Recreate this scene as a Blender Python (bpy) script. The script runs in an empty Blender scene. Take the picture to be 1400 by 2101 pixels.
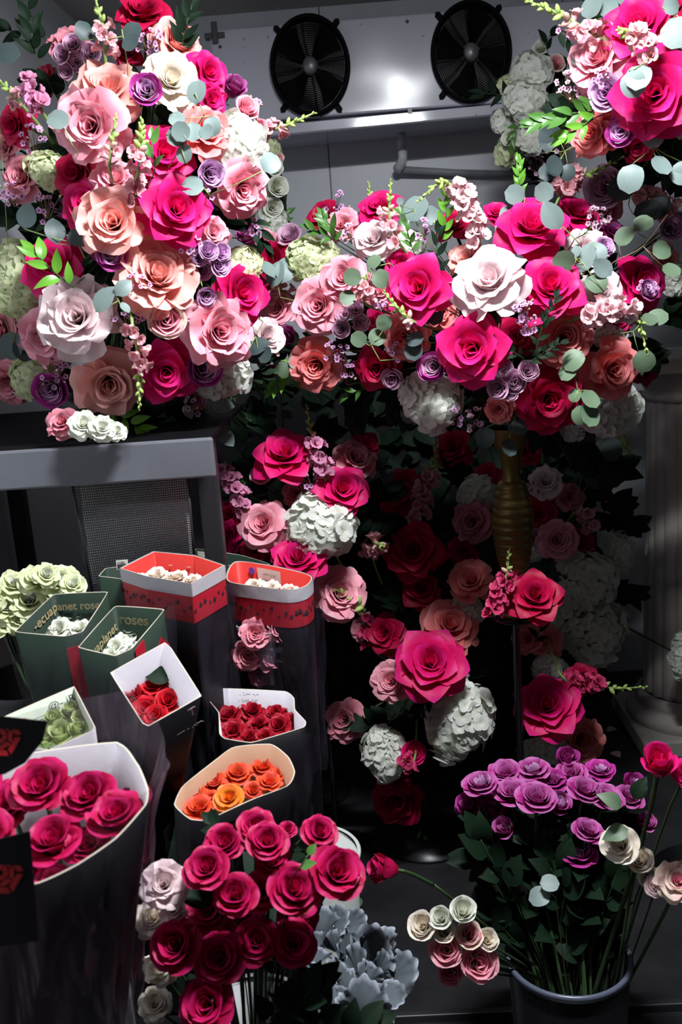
import bpy, math, random
import numpy as np
from mathutils import Vector, Matrix, Quaternion

S = bpy.context.scene
COL = S.collection
PI = math.pi
random.seed(7)

# ------------------------------------------------------------------ camera
TH, PS, AR, F = math.radians(13), math.radians(2), math.radians(4.1), 2000.0
_r0 = Vector((math.cos(PS), math.sin(PS), 0))
FW = Vector((-math.sin(PS)*math.cos(TH), math.cos(PS)*math.cos(TH), -math.sin(TH)))
_u0 = _r0.cross(FW)
CR = math.cos(AR)*_r0 - math.sin(AR)*_u0          # camera right
CU = math.sin(AR)*_r0 + math.cos(AR)*_u0          # camera up
CP = Vector((0, 0, 1.5))
cd = bpy.data.cameras.new('camera')
cam = bpy.data.objects.new('camera', cd)
COL.objects.link(cam)
cam.matrix_world = Matrix(((CR.x, CU.x, -FW.x, CP.x), (CR.y, CU.y, -FW.y, CP.y), (CR.z, CU.z, -FW.z, CP.z), (0, 0, 0, 1)))
cd.sensor_fit = 'VERTICAL'
cd.sensor_height = 36
cd.lens = 36*F/2101
cd.clip_start = 0.05
cd.dof.use_dof = True
cd.dof.focus_distance = 1.95
cd.dof.aperture_fstop = 7.0
S.camera = cam

# ------------------------------------------------------------------ light
w = bpy.data.worlds.new('world')
S.world = w
w.use_nodes = True
w.node_tree.nodes['Background'].inputs[0].default_value = (0.75, 0.82, 1.0, 1)
w.node_tree.nodes['Background'].inputs[1].default_value = 0.003


def area(name, loc, sx, sy, watts, rot=(0, 0, 0), col=(0.93, 0.96, 1.0)):
    l = bpy.data.lights.new(name, 'AREA')
    l.shape = 'RECTANGLE'
    l.size, l.size_y, l.energy, l.color = sx, sy, watts, col
    o = bpy.data.objects.new(name, l)
    COL.objects.link(o)
    o.location = loc
    o.rotation_euler = rot
    return o


area('ceiling_batten_light', (0.20, 1.13, 2.34), 0.36, 0.06, 46)
pt = bpy.data.lights.new('batten_glow', 'POINT')       # the same tube also shines sideways and up at the ceiling
pt.energy, pt.shadow_soft_size, pt.color = 12, 0.05, (0.93, 0.96, 1.0)
pto = bpy.data.objects.new('batten_glow', pt)
COL.objects.link(pto)
pto.location = (0.20, 1.13, 2.335)
S.view_settings.view_transform = 'Standard'
S.view_settings.look = 'None'
S.view_settings.gamma = 1
S.view_settings.use_curve_mapping = False
S.view_settings.exposure = 0.0


# ------------------------------------------------------------------ helpers
def ray(px, py):
    return FW + CR*((px-700)/F) + CU*((1050.5-py)/F)


def at(px, py, y):
    d = ray(px, py)
    return CP + d*(y/d.y)


def on_plane(px, py, c, n):
    d = ray(px, py)
    return CP + d*((c-CP).dot(n)/d.dot(n))


def kk(p):
    """metres per pixel at a point"""
    return (Vector(p)-CP).dot(FW)/F


def mesh(name, V, Fc, mats, uv=None, mi=None, smooth=True):
    m = bpy.data.meshes.new(name)
    m.from_pydata([tuple(v) for v in V], [], [tuple(f) for f in Fc])
    for a in (mats if isinstance(mats, (list, tuple)) else [mats]):
        m.materials.append(a)
    if smooth:
        m.polygons.foreach_set('use_smooth', [True]*len(m.polygons))
    if mi is not None:
        m.polygons.foreach_set('material_index', list(mi))
    if uv is not None:
        L = m.uv_layers.new(name='UVMap')
        idx = np.empty(len(m.loops), dtype=np.int32)
        m.loops.foreach_get('vertex_index', idx)
        L.data.foreach_set('uv', np.asarray(uv, dtype=np.float32)[idx].ravel())
    m.update()
    return m


def link(name, data, parent=None, loc=None, quat=None, sc=None):
    o = bpy.data.objects.new(name, data)
    COL.objects.link(o)
    if parent is not None:
        o.parent = parent
    if quat is not None:
        o.rotation_mode = 'QUATERNION'
        o.rotation_quaternion = quat
    if loc is not None:
        o.location = loc
    if sc is not None:
        o.scale = (sc, sc, sc) if isinstance(sc, (int, float)) else sc
    return o


def tag(o, label=None, cat=None, group=None, kind=None):
    if label: o['label'] = label
    if cat: o['category'] = cat
    if group: o['group'] = group
    if kind: o['kind'] = kind
    return o


def thing(name, label, cat, loc, quat=None, sc=None, group=None):
    return tag(link(name, None, None, loc, quat, sc), label, cat, group)


class MB:
    """collects verts, faces and uvs of one mesh"""
    def __init__(s):
        s.V, s.F, s.U, s.M = [], [], [], []

    def add(s, V, Fc, U=None, mi=0):
        b = len(s.V)
        s.V += [Vector(v) for v in V]
        s.F += [tuple(i+b for i in f) for f in Fc]
        s.U += list(U) if U is not None else [(0.5, 0.5)]*len(V)
        s.M += [mi]*len(Fc)
        return s

    def box(s, lo, hi, mi=0):
        x0, y0, z0 = lo
        x1, y1, z1 = hi
        V = [(x0, y0, z0), (x1, y0, z0), (x1, y1, z0), (x0, y1, z0), (x0, y0, z1), (x1, y0, z1), (x1, y1, z1), (x0, y1, z1)]
        return s.add(V, [(0, 3, 2, 1), (4, 5, 6, 7), (0, 1, 5, 4), (1, 2, 6, 5), (2, 3, 7, 6), (3, 0, 4, 7)], None, mi)

    def tube(s, pts, r, n=6, mi=0, cap=True):
        pts = [Vector(p) for p in pts]
        rs = r if isinstance(r, (list, tuple)) else [r]*len(pts)
        V, U = [], []
        ref = Vector((0.3, 0.2, 0.93))
        for i, p in enumerate(pts):
            t = (pts[min(i+1, len(pts)-1)]-pts[max(i-1, 0)])
            t = t.normalized() if t.length > 1e-9 else Vector((0, 0, 1))
            a = t.cross(ref)
            if a.length < 1e-3: a = t.cross(Vector((1, 0, 0)))
            a.normalize()
            b = t.cross(a)
            for k in range(n):
                q = 2*PI*k/n
                V.append(p+(a*math.cos(q)+b*math.sin(q))*rs[i])
                U.append((k/n, i/max(1, len(pts)-1)))
        Fc = []
        for i in range(len(pts)-1):
            for k in range(n):
                k2 = (k+1) % n
                Fc.append((i*n+k, i*n+k2, (i+1)*n+k2, (i+1)*n+k))
        if cap:
            Fc.append(tuple(range(n-1, -1, -1)))
            Fc.append(tuple((len(pts)-1)*n+k for k in range(n)))
        return s.add(V, Fc, U, mi)

    def lathe(s, prof, n=32, c=(0, 0, 0), mi=0, rfun=None):
        V, Fc, U = [], [], []
        for i, (r, z) in enumerate(prof):
            for k in range(n):
                q = 2*PI*k/n
                rr = r*(rfun(q, i) if rfun else 1)
                V.append((c[0]+rr*math.cos(q), c[1]+rr*math.sin(q), c[2]+z))
                U.append((k/n, i/(len(prof)-1)))
        for i in range(len(prof)-1):
            for k in range(n):
                k2 = (k+1) % n
                Fc.append((i*n+k, i*n+k2, (i+1)*n+k2, (i+1)*n+k))
        return s.add(V, Fc, U, mi)

    def mesh(s, name, mats, smooth=True):
        return mesh(name, s.V, s.F, mats, s.U, s.M, smooth)

    def obj(s, name, mats, parent=None, smooth=True, **k):
        return link(name, s.mesh(name, mats, smooth), parent, **k)


def bevel(o, wd=0.004, seg=2):
    b = o.modifiers.new('edge', 'BEVEL')
    b.width, b.segments = wd, seg
    b.limit_method = 'ANGLE'
    return o


# ------------------------------------------------------------------ materials
def nmat(name):
    m = bpy.data.materials.new(name)
    m.use_nodes = True
    t = m.node_tree
    return m, t, t.nodes['Principled BSDF'], t.nodes['Material Output']


def petal_mat(name, base, main, tip, trans=0.22, rough=0.5, b0=0.25, b1=0.8, spec=0.25):
    m, t, P, O = nmat(name)
    N, Lk = t.nodes, t.links
    uv = N.new('ShaderNodeTexCoord')
    sp = N.new('ShaderNodeSeparateXYZ')
    Lk.new(uv.outputs['UV'], sp.inputs[0])
    cr = N.new('ShaderNodeValToRGB')
    e = cr.color_ramp.elements
    e[0].position, e[0].color = 0.0, (*base, 1)
    e[1].position, e[1].color = 1.0, (*tip, 1)
    for p in (b0, b1):
        x = e.new(p)
        x.color = (*main, 1)
    Lk.new(sp.outputs[1], cr.inputs[0])
    mp = N.new('ShaderNodeMapping')
    mp.inputs['Scale'].default_value = (26, 3, 1)
    Lk.new(uv.outputs['UV'], mp.inputs[0])
    nz = N.new('ShaderNodeTexNoise')
    nz.inputs['Scale'].default_value = 1.0
    nz.inputs['Detail'].default_value = 2
    Lk.new(mp.outputs[0], nz.inputs[0])
    oi = N.new('ShaderNodeObjectInfo')
    ad = N.new('ShaderNodeMath'); ad.operation = 'MULTIPLY_ADD'
    Lk.new(oi.outputs['Random'], ad.inputs[0]); ad.inputs[1].default_value = 0.16; ad.inputs[2].default_value = 0.80
    a2 = N.new('ShaderNodeMath'); a2.operation = 'MULTIPLY_ADD'
    Lk.new(nz.outputs[0], a2.inputs[0]); a2.inputs[1].default_value = 0.24; Lk.new(ad.outputs[0], a2.inputs[2])
    hs = N.new('ShaderNodeHueSaturation')
    Lk.new(cr.outputs[0], hs.inputs['Color'])
    Lk.new(a2.outputs[0], hs.inputs['Value'])
    Lk.new(hs.outputs[0], P.inputs['Base Color'])
    P.inputs['Roughness'].default_value = rough
    P.inputs['Specular IOR Level'].default_value = spec
    tr = N.new('ShaderNodeBsdfTranslucent')
    Lk.new(hs.outputs[0], tr.inputs[0])
    mx = N.new('ShaderNodeMixShader')
    mx.inputs[0].default_value = trans
    Lk.new(P.outputs[0], mx.inputs[1])
    Lk.new(tr.outputs[0], mx.inputs[2])
    Lk.new(mx.outputs[0], O.inputs[0])
    return m


def plain(name, col, rough=0.5, metal=0.0, spec=0.5, var=0.0, vscale=8.0, bump=0.0, bscale=60.0, aniso=None):
    m, t, P, O = nmat(name)
    N, Lk = t.nodes, t.links
    P.inputs['Base Color'].default_value = (*col, 1)
    P.inputs['Roughness'].default_value = rough
    P.inputs['Metallic'].default_value = metal
    P.inputs['Specular IOR Level'].default_value = spec
    tc = N.new('ShaderNodeTexCoord')
    if var:
        nz = N.new('ShaderNodeTexNoise')
        nz.inputs['Scale'].default_value = vscale
        nz.inputs['Detail'].default_value = 5
        Lk.new(tc.outputs['Object'], nz.inputs[0])
        cr = N.new('ShaderNodeValToRGB')
        e = cr.color_ramp.elements
        e[0].position, e[0].color = 0.3, tuple(c*(1-var) for c in col)+(1,)
        e[1].position, e[1].color = 0.7, tuple(min(1, c*(1+var)) for c in col)+(1,)
        Lk.new(nz.outputs[0], cr.inputs[0])
        Lk.new(cr.outputs[0], P.inputs['Base Color'])
    if bump:
        nb = N.new('ShaderNodeTexNoise')
        nb.inputs['Scale'].default_value = bscale
        nb.inputs['Detail'].default_value = 3
        Lk.new(tc.outputs['Object'], nb.inputs[0])
        bp = N.new('ShaderNodeBump')
        bp.inputs['Strength'].default_value = bump
        bp.inputs['Distance'].default_value = 0.01
        Lk.new(nb.outputs[0], bp.inputs['Height'])
        Lk.new(bp.outputs[0], P.inputs['Normal'])
    return m


def leaf_mat(name, col, edge, rough=0.45, trans=0.15, spec=0.4):
    return petal_mat(name, tuple(c*0.8 for c in col), col, edge, trans, rough, 0.2, 0.9, spec)


PET = {
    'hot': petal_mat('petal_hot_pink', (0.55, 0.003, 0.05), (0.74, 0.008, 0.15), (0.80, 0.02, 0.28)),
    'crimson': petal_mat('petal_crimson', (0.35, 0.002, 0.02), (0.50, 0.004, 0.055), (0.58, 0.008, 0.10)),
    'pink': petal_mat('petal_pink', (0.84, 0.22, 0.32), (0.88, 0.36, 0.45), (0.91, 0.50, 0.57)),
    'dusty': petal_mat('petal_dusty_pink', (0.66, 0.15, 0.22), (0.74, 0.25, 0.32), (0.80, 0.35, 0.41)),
    'peach': petal_mat('petal_peach', (0.92, 0.44, 0.20), (0.92, 0.44, 0.39), (0.92, 0.52, 0.49)),
    'coral': petal_mat('petal_coral', (0.88, 0.28, 0.14), (0.88, 0.25, 0.24), (0.90, 0.34, 0.36)),
    'blush': petal_mat('petal_blush', (0.82, 0.55, 0.56), (0.86, 0.68, 0.70), (0.88, 0.76, 0.76)),
    'cream': petal_mat('petal_cream', (0.80, 0.70, 0.42), (0.87, 0.79, 0.66), (0.88, 0.80, 0.74)),
    'creampink': petal_mat('petal_cream_pink', (0.80, 0.30, 0.36), (0.86, 0.62, 0.56), (0.86, 0.76, 0.58)),
    'white': petal_mat('petal_white', (0.66, 0.74, 0.42), (0.83, 0.85, 0.74), (0.87, 0.88, 0.80)),
    'greenwhite': petal_mat('petal_green_white', (0.50, 0.62, 0.22), (0.74, 0.80, 0.48), (0.82, 0.85, 0.62)),
    'green': petal_mat('petal_green', (0.36, 0.48, 0.14), (0.50, 0.60, 0.24), (0.60, 0.68, 0.38)),
    'lav': petal_mat('petal_lavender', (0.42, 0.17, 0.42), (0.62, 0.34, 0.60), (0.74, 0.52, 0.72)),
    'mauve': petal_mat('petal_mauve', (0.46, 0.20, 0.36), (0.64, 0.36, 0.53), (0.75, 0.50, 0.64)),
    'purple': petal_mat('petal_purple', (0.36, 0.02, 0.18), (0.42, 0.03, 0.25), (0.50, 0.05, 0.34)),
    'magenta': petal_mat('petal_magenta', (0.78, 0.45, 0.58), (0.40, 0.02, 0.20), (0.52, 0.16, 0.43), b0=0.45, b1=.7),
    'magred': petal_mat('petal_raspberry', (0.36, 0.002, 0.025), (0.48, 0.004, 0.065), (0.62, 0.014, 0.16)),
    'red': petal_mat('petal_red', (0.38, 0.002, 0.006), (0.52, 0.006, 0.014), (0.58, 0.012, 0.03)),
    'darkred': petal_mat('petal_dark_red', (0.24, 0.002, 0.008), (0.34, 0.004, 0.016), (0.42, 0.008, 0.03)),
    'orange': petal_mat('petal_orange', (0.86, 0.22, 0.01), (0.80, 0.10, 0.02), (0.80, 0.11, 0.10)),
    'yellow': petal_mat('petal_amber', (0.88, 0.45, 0.02), (0.88, 0.32, 0.02), (0.85, 0.18, 0.09)),
}
HYD = {
    'white': petal_mat('hydrangea_white', (0.72, 0.80, 0.55), (0.85, 0.87, 0.80), (0.87, 0.88, 0.84), 0.3),
    'green': petal_mat('hydrangea_green', (0.52, 0.66, 0.28), (0.74, 0.80, 0.52), (0.80, 0.84, 0.64), 0.3),
    'lemon': petal_mat('hydrangea_lemon', (0.60, 0.70, 0.30), (0.84, 0.86, 0.58), (0.87, 0.88, 0.70), 0.3),
}
M = {
    'stem': plain('stem_green', (0.022, 0.05, 0.013), 0.5, var=0.2, vscale=20),
    'stem_pale': plain('stem_pale', (0.22, 0.32, 0.09), 0.5, var=0.15, vscale=20),
    'twig': plain('twig_brown', (0.22, 0.14, 0.08), 0.6, var=0.2, vscale=30),
    'calyx': plain('calyx_green', (0.12, 0.24, 0.06), 0.5, var=0.2, vscale=20),
    'budgreen': petal_mat('bud_green', (0.22, 0.38, 0.07), (0.42, 0.58, 0.16), (0.66, 0.74, 0.40), 0.15),
    'budpink': petal_mat('bud_blush', (0.60, 0.62, 0.30), (0.84, 0.60, 0.50), (0.86, 0.58, 0.52), 0.2),
    'leaf': leaf_mat('leaf_green', (0.07, 0.19, 0.035), (0.11, 0.24, 0.05), 0.35),
    'leafb': leaf_mat('leaf_bright', (0.13, 0.36, 0.035), (0.2, 0.44, 0.07), 0.35),
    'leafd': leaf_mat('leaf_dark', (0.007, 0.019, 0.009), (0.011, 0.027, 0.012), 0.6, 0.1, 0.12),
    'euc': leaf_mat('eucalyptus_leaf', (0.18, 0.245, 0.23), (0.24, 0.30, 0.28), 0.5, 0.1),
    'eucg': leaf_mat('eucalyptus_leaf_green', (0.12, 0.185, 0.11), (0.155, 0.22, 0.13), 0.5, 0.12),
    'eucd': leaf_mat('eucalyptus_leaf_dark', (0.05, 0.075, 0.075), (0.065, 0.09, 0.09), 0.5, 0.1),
    'wax': petal_mat('waxflower', (0.40, 0.10, 0.30), (0.62, 0.36, 0.62), (0.74, 0.52, 0.72), 0.2),
    'waxp': petal_mat('waxflower_pale', (0.55, 0.2, 0.4), (0.76, 0.56, 0.70), (0.84, 0.70, 0.78), 0.2),
    'waxeye': plain('waxflower_eye', (0.16, 0.02, 0.07), 0.5),
    'snap_pink': petal_mat('snapdragon_pink', (0.80, 0.48, 0.42), (0.83, 0.42, 0.47), (0.86, 0.55, 0.58), 0.25),
    'snap_pale': petal_mat('snapdragon_pale', (0.80, 0.62, 0.44), (0.86, 0.58, 0.62), (0.88, 0.70, 0.72), 0.25),
    'snap_mauve': petal_mat('snapdragon_mauve', (0.62, 0.25, 0.36), (0.72, 0.28, 0.46), (0.80, 0.42, 0.58), 0.25),
    'snap_hot': petal_mat('snapdragon_hot', (0.62, 0.06, 0.14), (0.66, 0.05, 0.17), (0.72, 0.12, 0.28), 0.25),
    'moss': plain('floral_foam_moss', (0.012, 0.028, 0.012), 0.9, var=0.4, vscale=30, bump=0.6, bscale=50),
    'galv': plain('painted_steel_grey', (0.13, 0.137, 0.157), 0.4, 0.0, var=0.16, vscale=6, bump=0.05, bscale=30),
    'casing': None,
    'black': plain('black_plastic', (0.012, 0.012, 0.014), 0.4),
    'fanblack': plain('fan_black', (0.002, 0.002, 0.003), 0.65, spec=.12, var=0.3, vscale=12),
    'fanhub': plain('fan_hub_grey', (0.20, 0.20, 0.21), 0.4, 0.6),
    'steel': plain('screw_steel', (0.10, 0.10, 0.11), 0.4, 0.8),
    'pipe': plain('pipe_white', (0.62, 0.64, 0.66), 0.4),
    'pipegrey': plain('pipe_grey', (0.30, 0.31, 0.33), 0.5),
    'ceil': plain('ceiling_grey', (0.46, 0.44, 0.42), 0.6, var=0.1, vscale=3),
    'wall': plain('wall_panel_grey', (0.66, 0.68, 0.72), 0.42, var=0.07, vscale=4),
    'wallback': plain('wall_back_grey', (0.64, 0.67, 0.72), 0.35, var=0.07, vscale=4),
    'floor': plain('floor_steel', (0.028, 0.028, 0.031), 0.4, 0.3, var=0.3, vscale=9, bump=0.15, bscale=25),
    'gold': plain('gold_paint', (0.20, 0.145, 0.04), 0.42, 0.55, var=0.2, vscale=14),
    'plaster': plain('pedestal_plaster', (0.58, 0.54, 0.50), 0.7, var=0.12, vscale=6, bump=0.1, bscale=40),
    'meshb': plain('mesh_black', (0.018, 0.018, 0.022), 0.5),
    'pale': plain('pale_board', (0.85, 0.86, 0.85), 0.6, var=0.25, vscale=9),
    'mill': petal_mat('dusty_miller_leaf', (0.10, 0.125, 0.14), (0.13, 0.155, 0.175), (0.46, 0.50, 0.58), 0.06, 0.8, 0.2, 0.80, 0.1),
    'bucketw': plain('bucket_white', (0.58, 0.60, 0.58), 0.4, var=0.06),
    'bucketg': plain('bucket_grey', (0.16, 0.16, 0.165), 0.4, var=0.1),
    'bucketb': plain('bucket_black', (0.008, 0.008, 0.010), 0.35),
    'bucketrim': plain('bucket_rim_highlight', (0.09, 0.105, 0.15), 0.3),  # the rim's grey blue highlight is put into its colour
    'cardwhite': plain('card_white', (0.54, 0.51, 0.55), 0.7, var=0.05, vscale=12, bump=0.08, bscale=40),
    'cardred': plain('card_red', (0.50, 0.022, 0.016), 0.6, var=0.06, vscale=10),
    'cardred2': plain('card_red_outer', (0.50, 0.012, 0.03), 0.5, var=0.06, vscale=10),
    'cardgreen': plain('card_dark_green', (0.016, 0.032, 0.021), 0.6, spec=.2, var=0.15, vscale=12),
    'cardkraft': plain('card_kraft', (0.48, 0.27, 0.17), 0.7, var=0.08, vscale=14),
    'cardmint': plain('card_pale_mint', (0.66, 0.74, 0.60), 0.7, var=0.04),
    'cardblack': plain('card_black', (0.004, 0.004, 0.006), 0.5, spec=.25),
    'rim': plain('card_edge', (0.62, 0.55, 0.45), 0.7),
    'inkgold': plain('ink_gold', (0.42, 0.34, 0.18), 0.5),
    'inkdark': plain('ink_dark', (0.02, 0.012, 0.012), 0.6),
    'inkgrey': plain('ink_grey', (0.16, 0.20, 0.15), 0.6),
    'inkwhite': plain('ink_white', (0.75, 0.74, 0.72), 0.5),
    'inkred': plain('ink_red', (0.55, 0.012, 0.014), 0.5, var=0.3, vscale=40),
    'inkblue': plain('ink_blue', (0.10, 0.08, 0.55), 0.5),
    'label': plain('paper_label', (0.80, 0.78, 0.70), 0.6),
}


def casing_mat():
    """white stove-enamel sheet with grey dust round the fan openings"""
    m, t, P, O = nmat('casing_white_enamel')
    N, Lk = t.nodes, t.links
    P.inputs['Roughness'].default_value = 0.13
    P.inputs['Specular IOR Level'].default_value = 0.6
    tc = N.new('ShaderNodeTexCoord')
    nz = N.new('ShaderNodeTexNoise'); nz.inputs['Scale'].default_value = 5; nz.inputs['Detail'].default_value = 6
    Lk.new(tc.outputs['Object'], nz.inputs[0])
    cr = N.new('ShaderNodeValToRGB')
    e = cr.color_ramp.elements
    e[0].position, e[0].color = 0.25, (0.58, 0.59, 0.68, 1)
    e[1].position, e[1].color = 0.75, (0.64, 0.65, 0.74, 1)
    Lk.new(nz.outputs[0], cr.inputs[0])
    sp = N.new('ShaderNodeTexNoise'); sp.inputs['Scale'].default_value = 45; sp.inputs['Detail'].default_value = 2
    Lk.new(tc.outputs['Object'], sp.inputs[0])
    c2 = N.new('ShaderNodeValToRGB')
    c2.color_ramp.elements[0].position, c2.color_ramp.elements[0].color = 0.24, (0.25, 0.25, 0.25, 1)
    c2.color_ramp.elements[1].position, c2.color_ramp.elements[1].color = 0.30, (1, 1, 1, 1)
    Lk.new(sp.outputs[0], c2.inputs[0])
    mu = N.new('ShaderNodeMix'); mu.data_type = 'RGBA'; mu.blend_type = 'MULTIPLY'; mu.inputs[0].default_value = 1
    Lk.new(cr.outputs[0], mu.inputs[6]); Lk.new(c2.outputs[0], mu.inputs[7])
    Lk.new(mu.outputs[2], P.inputs['Base Color'])
    nb = N.new('ShaderNodeTexNoise'); nb.inputs['Scale'].default_value = 3.2; nb.inputs['Detail'].default_value = 1
    Lk.new(tc.outputs['Object'], nb.inputs[0])
    bp = N.new('ShaderNodeBump'); bp.inputs['Strength'].default_value = 0.35; bp.inputs['Distance'].default_value = 0.03
    Lk.new(nb.outputs[0], bp.inputs['Height']); Lk.new(bp.outputs[0], P.inputs['Normal'])
    return m


M['casing'] = casing_mat()


def film_mat(name, tint, haze=0.10):
    """clear wrapping film: mostly see-through, a little milky, glossy lengthwise creases"""
    m, t, P, O = nmat(name)
    N, Lk = t.nodes, t.links
    tr = N.new('ShaderNodeBsdfTransparent'); tr.inputs[0].default_value = (0.92, 0.91, 0.93, 1)
    tc = N.new('ShaderNodeTexCoord')
    mp = N.new('ShaderNodeMapping'); mp.inputs['Scale'].default_value = (34, 34, 6)
    Lk.new(tc.outputs['Object'], mp.inputs[0])
    nb = N.new('ShaderNodeTexNoise'); nb.inputs['Scale'].default_value = 1; nb.inputs['Detail'].default_value = 2
    nb.inputs['Distortion'].default_value = 0.4
    Lk.new(mp.outputs[0], nb.inputs[0])
    bp = N.new('ShaderNodeBump'); bp.inputs['Strength'].default_value = 0.7; bp.inputs['Distance'].default_value = 0.02
    Lk.new(nb.outputs[0], bp.inputs['Height'])
    P.inputs['Base Color'].default_value = (*tint, 1)
    P.inputs['Roughness'].default_value = 0.16
    P.inputs['Specular IOR Level'].default_value = 0.9
    Lk.new(bp.outputs[0], P.inputs['Normal'])
    cr = N.new('ShaderNodeMapRange')
    cr.inputs[1].default_value, cr.inputs[2].default_value = 0.3, 0.75
    cr.inputs[3].default_value, cr.inputs[4].default_value = haze*.75, haze*1.5
    Lk.new(nb.outputs[0], cr.inputs[0])
    mx = N.new('ShaderNodeMixShader')
    Lk.new(cr.outputs[0], mx.inputs[0]); Lk.new(tr.outputs[0], mx.inputs[1]); Lk.new(P.outputs[0], mx.inputs[2])
    Lk.new(mx.outputs[0], O.inputs[0])
    return m


M['film'] = film_mat('clear_film', (0.22, 0.19, 0.26), 0.05)
M['filmhazy'] = film_mat('clear_film_hazy', (0.50, 0.36, 0.47), 0.17)


# ------------------------------------------------------------------ the room
def struct(name, mb, mat, smooth=False, parent=None):
    o = mb.obj(name, mat, parent, smooth)
    if parent is None: o['kind'] = 'structure'
    return o


XL, YB, ZC, XR, YF = -0.87, 3.5, 2.40, 1.55, -0.6
struct('floor', MB().box((XL-.05, YF, -0.05), (XR+.05, YB+.05, 0)), M['floor'])
struct('ceiling', MB().box((XL-.05, YF, ZC), (XR+.05, YB+.05, ZC+.05)), M['ceil'])
struct('wall_left', MB().box((XL-.05, YF, 0), (XL, YB+.05, ZC)), M['wall'])
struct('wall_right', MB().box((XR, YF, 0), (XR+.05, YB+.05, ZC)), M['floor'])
wb = struct('wall_back', MB().box((XL, YB+0.006, 0), (XR, YB+.05, ZC)), M['black'])
for x0, x1 in ((XL, -0.0785), (-0.0755, 0.72), (0.723, XR)):
    bevel(MB().box((x0, YB, 0), (x1, YB+.008, ZC)).obj('wall_panel', M['wallback'], wb, False), 0.0015, 1)
bevel(struct('trim_1', MB().box((XL, 1.735, 0), (XR, 1.752, 0.018)), M['steel']), 0.003)

# ------------------------------------------------------------------ evaporator with two fans
AY = 3.15
ev = thing('evaporator_unit', 'long white ceiling evaporator with two black fan grilles', 'cooling unit', (0.2, AY, 2.0))


def evl(p): return Vector(p)-Vector((0.2, AY, 2.0))


mb = MB().box(evl((-0.40, AY, 2.005)), evl((0.80, YB, 2.27)))
bevel(mb.obj('casing', M['casing'], ev, False), 0.006)
# drain pan with a bent lip, running slightly downhill to the left
mb = MB()
V = []
for x, dz in ((-0.36, -0.006), (0.80, 0.012)):
    for y, z in ((AY+0.012, 1.998), (AY-0.012, 1.992), (AY-0.012, 1.966), (AY-0.004, 1.962), (AY-0.002, 1.972), (AY+0.03, 1.972), (YB, 1.972), (YB, 1.998)):
        V.append(evl((x, y, z+dz)))
mb.add(V, [(i, (i+1) % 8, 8+(i+1) % 8, 8+i) for i in range(8)]+[tuple(range(7, -1, -1)), tuple(range(8, 16))])
mb.obj('drain_pan', M['casing'], ev, False)
mb = MB().box(evl((-0.415, AY-0.004, 2.245)), evl((-0.355, AY+0.02, 2.262))).box(evl((-0.392, AY-0.012, 2.23)), evl((-0.375, AY, 2.29)))
bevel(mb.obj('hanging_bracket', M['steel'], ev, False), 0.002)
tag(ev.children[-1], 'dark steel hanging bracket')
mb = MB().box(evl((0.178, AY-0.016, 1.992)), evl((0.19, AY+0.002, 2.006)))
mb.obj('pan_clip', M['steel'], ev, False)
FR, FH = 0.117, 0.139
for fi, (fx, fz, lab) in enumerate(((-0.106, 2.146, None), (0.374, 2.148, None))):
    fan = link('fan', None, ev, evl((fx, AY, fz)))
    E_ = lambda q, r, y=0: Vector((FR*r*math.cos(q), y, FH*r*math.sin(q)))
    # shroud: a raised ring
    mb = MB()
    prof = [(1.0, 0.0), (1.03, -0.012), (1.02, -0.030), (0.97, -0.036), (0.93, -0.030), (0.90, -0.004)]
    n = 48
    V = [E_(2*PI*k/n, r, y) for r, y in prof for k in range(n)]
    Fc = [(i*n+k, i*n+(k+1) % n, (i+1)*n+(k+1) % n, (i+1)*n+k) for i in range(len(prof)-1) for k in range(n)]
    mb.add(V, Fc)
    mb.obj('shroud', M['fanblack'], fan)
    mb = MB()
    V = [E_(2*PI*k/n, 0.92, -0.003) for k in range(n)]
    mb.add(V, [tuple(range(n))])
    mb.obj('backplate', M['black'], fan, False)
    g = MB()
    for j in range(1, 17):
        r = 0.2+0.7*j/16
        dep = -0.034+0.016*(1-r)
        pts = [E_(2*PI*k/32, r, dep) for k in range(33)]
        g.tube(pts, 0.0016, 4, cap=False)
    for k in range(12):
        q = 2*PI*k/12+0.13
        g.tube([E_(q, 0.2, -0.022), E_(q+0.05, 0.55, -0.028), E_(q, 0.93, -0.032)], 0.0016, 4)
    tag(g.obj('grille', M['fanblack'], fan), kind='stuff')
    for j in range(4):
        q0 = j*PI/2+0.5+fi*0.5
        V = []
        for a in range(5):
            for r in (0.2, 0.55, 0.88):
                V.append(E_(q0+a*0.2-0.25*(r-.2), r, -0.006-0.003*a))
        MB().add(V, [(a*3+b, a*3+b+1, a*3+b+4, a*3+b+3) for a in range(4) for b in range(2)]).obj('blade', M['fanblack'], fan)
    h = MB()
    prof = [(0.001, -0.030), (0.15, -0.029), (0.19, -0.024), (0.2, -0.006)]
    V = [E_(2*PI*k/20, r, y) for r, y in prof for k in range(20)]
    h.add(V, [(i*20+k, i*20+(k+1) % 20, (i+1)*20+(k+1) % 20, (i+1)*20+k) for i in range(3) for k in range(20)])
    h.obj('hub', M['fanhub'], fan)
    for q in (0.85, 2.35, 3.95, 5.35):
        c = E_(q, 1.06, -0.008)
        d = E_(q, 1.0).normalized()
        s_ = Vector((-d.z, 0, d.x))*0.009
        V = [c-d*.012-s_, c-d*.012+s_, c+d*.012+s_, c+d*.02, c+d*.012-s_]
        V2 = [v+Vector((0, 0.0075, 0)) for v in V]
        MB().add(V+V2, [(4, 3, 2, 1, 0), (5, 6, 7, 8, 9)]+[(i, (i+1) % 5, 5+(i+1) % 5, 5+i) for i in range(5)]).obj('mounting_tab', M['fanblack'], fan, False)
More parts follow.
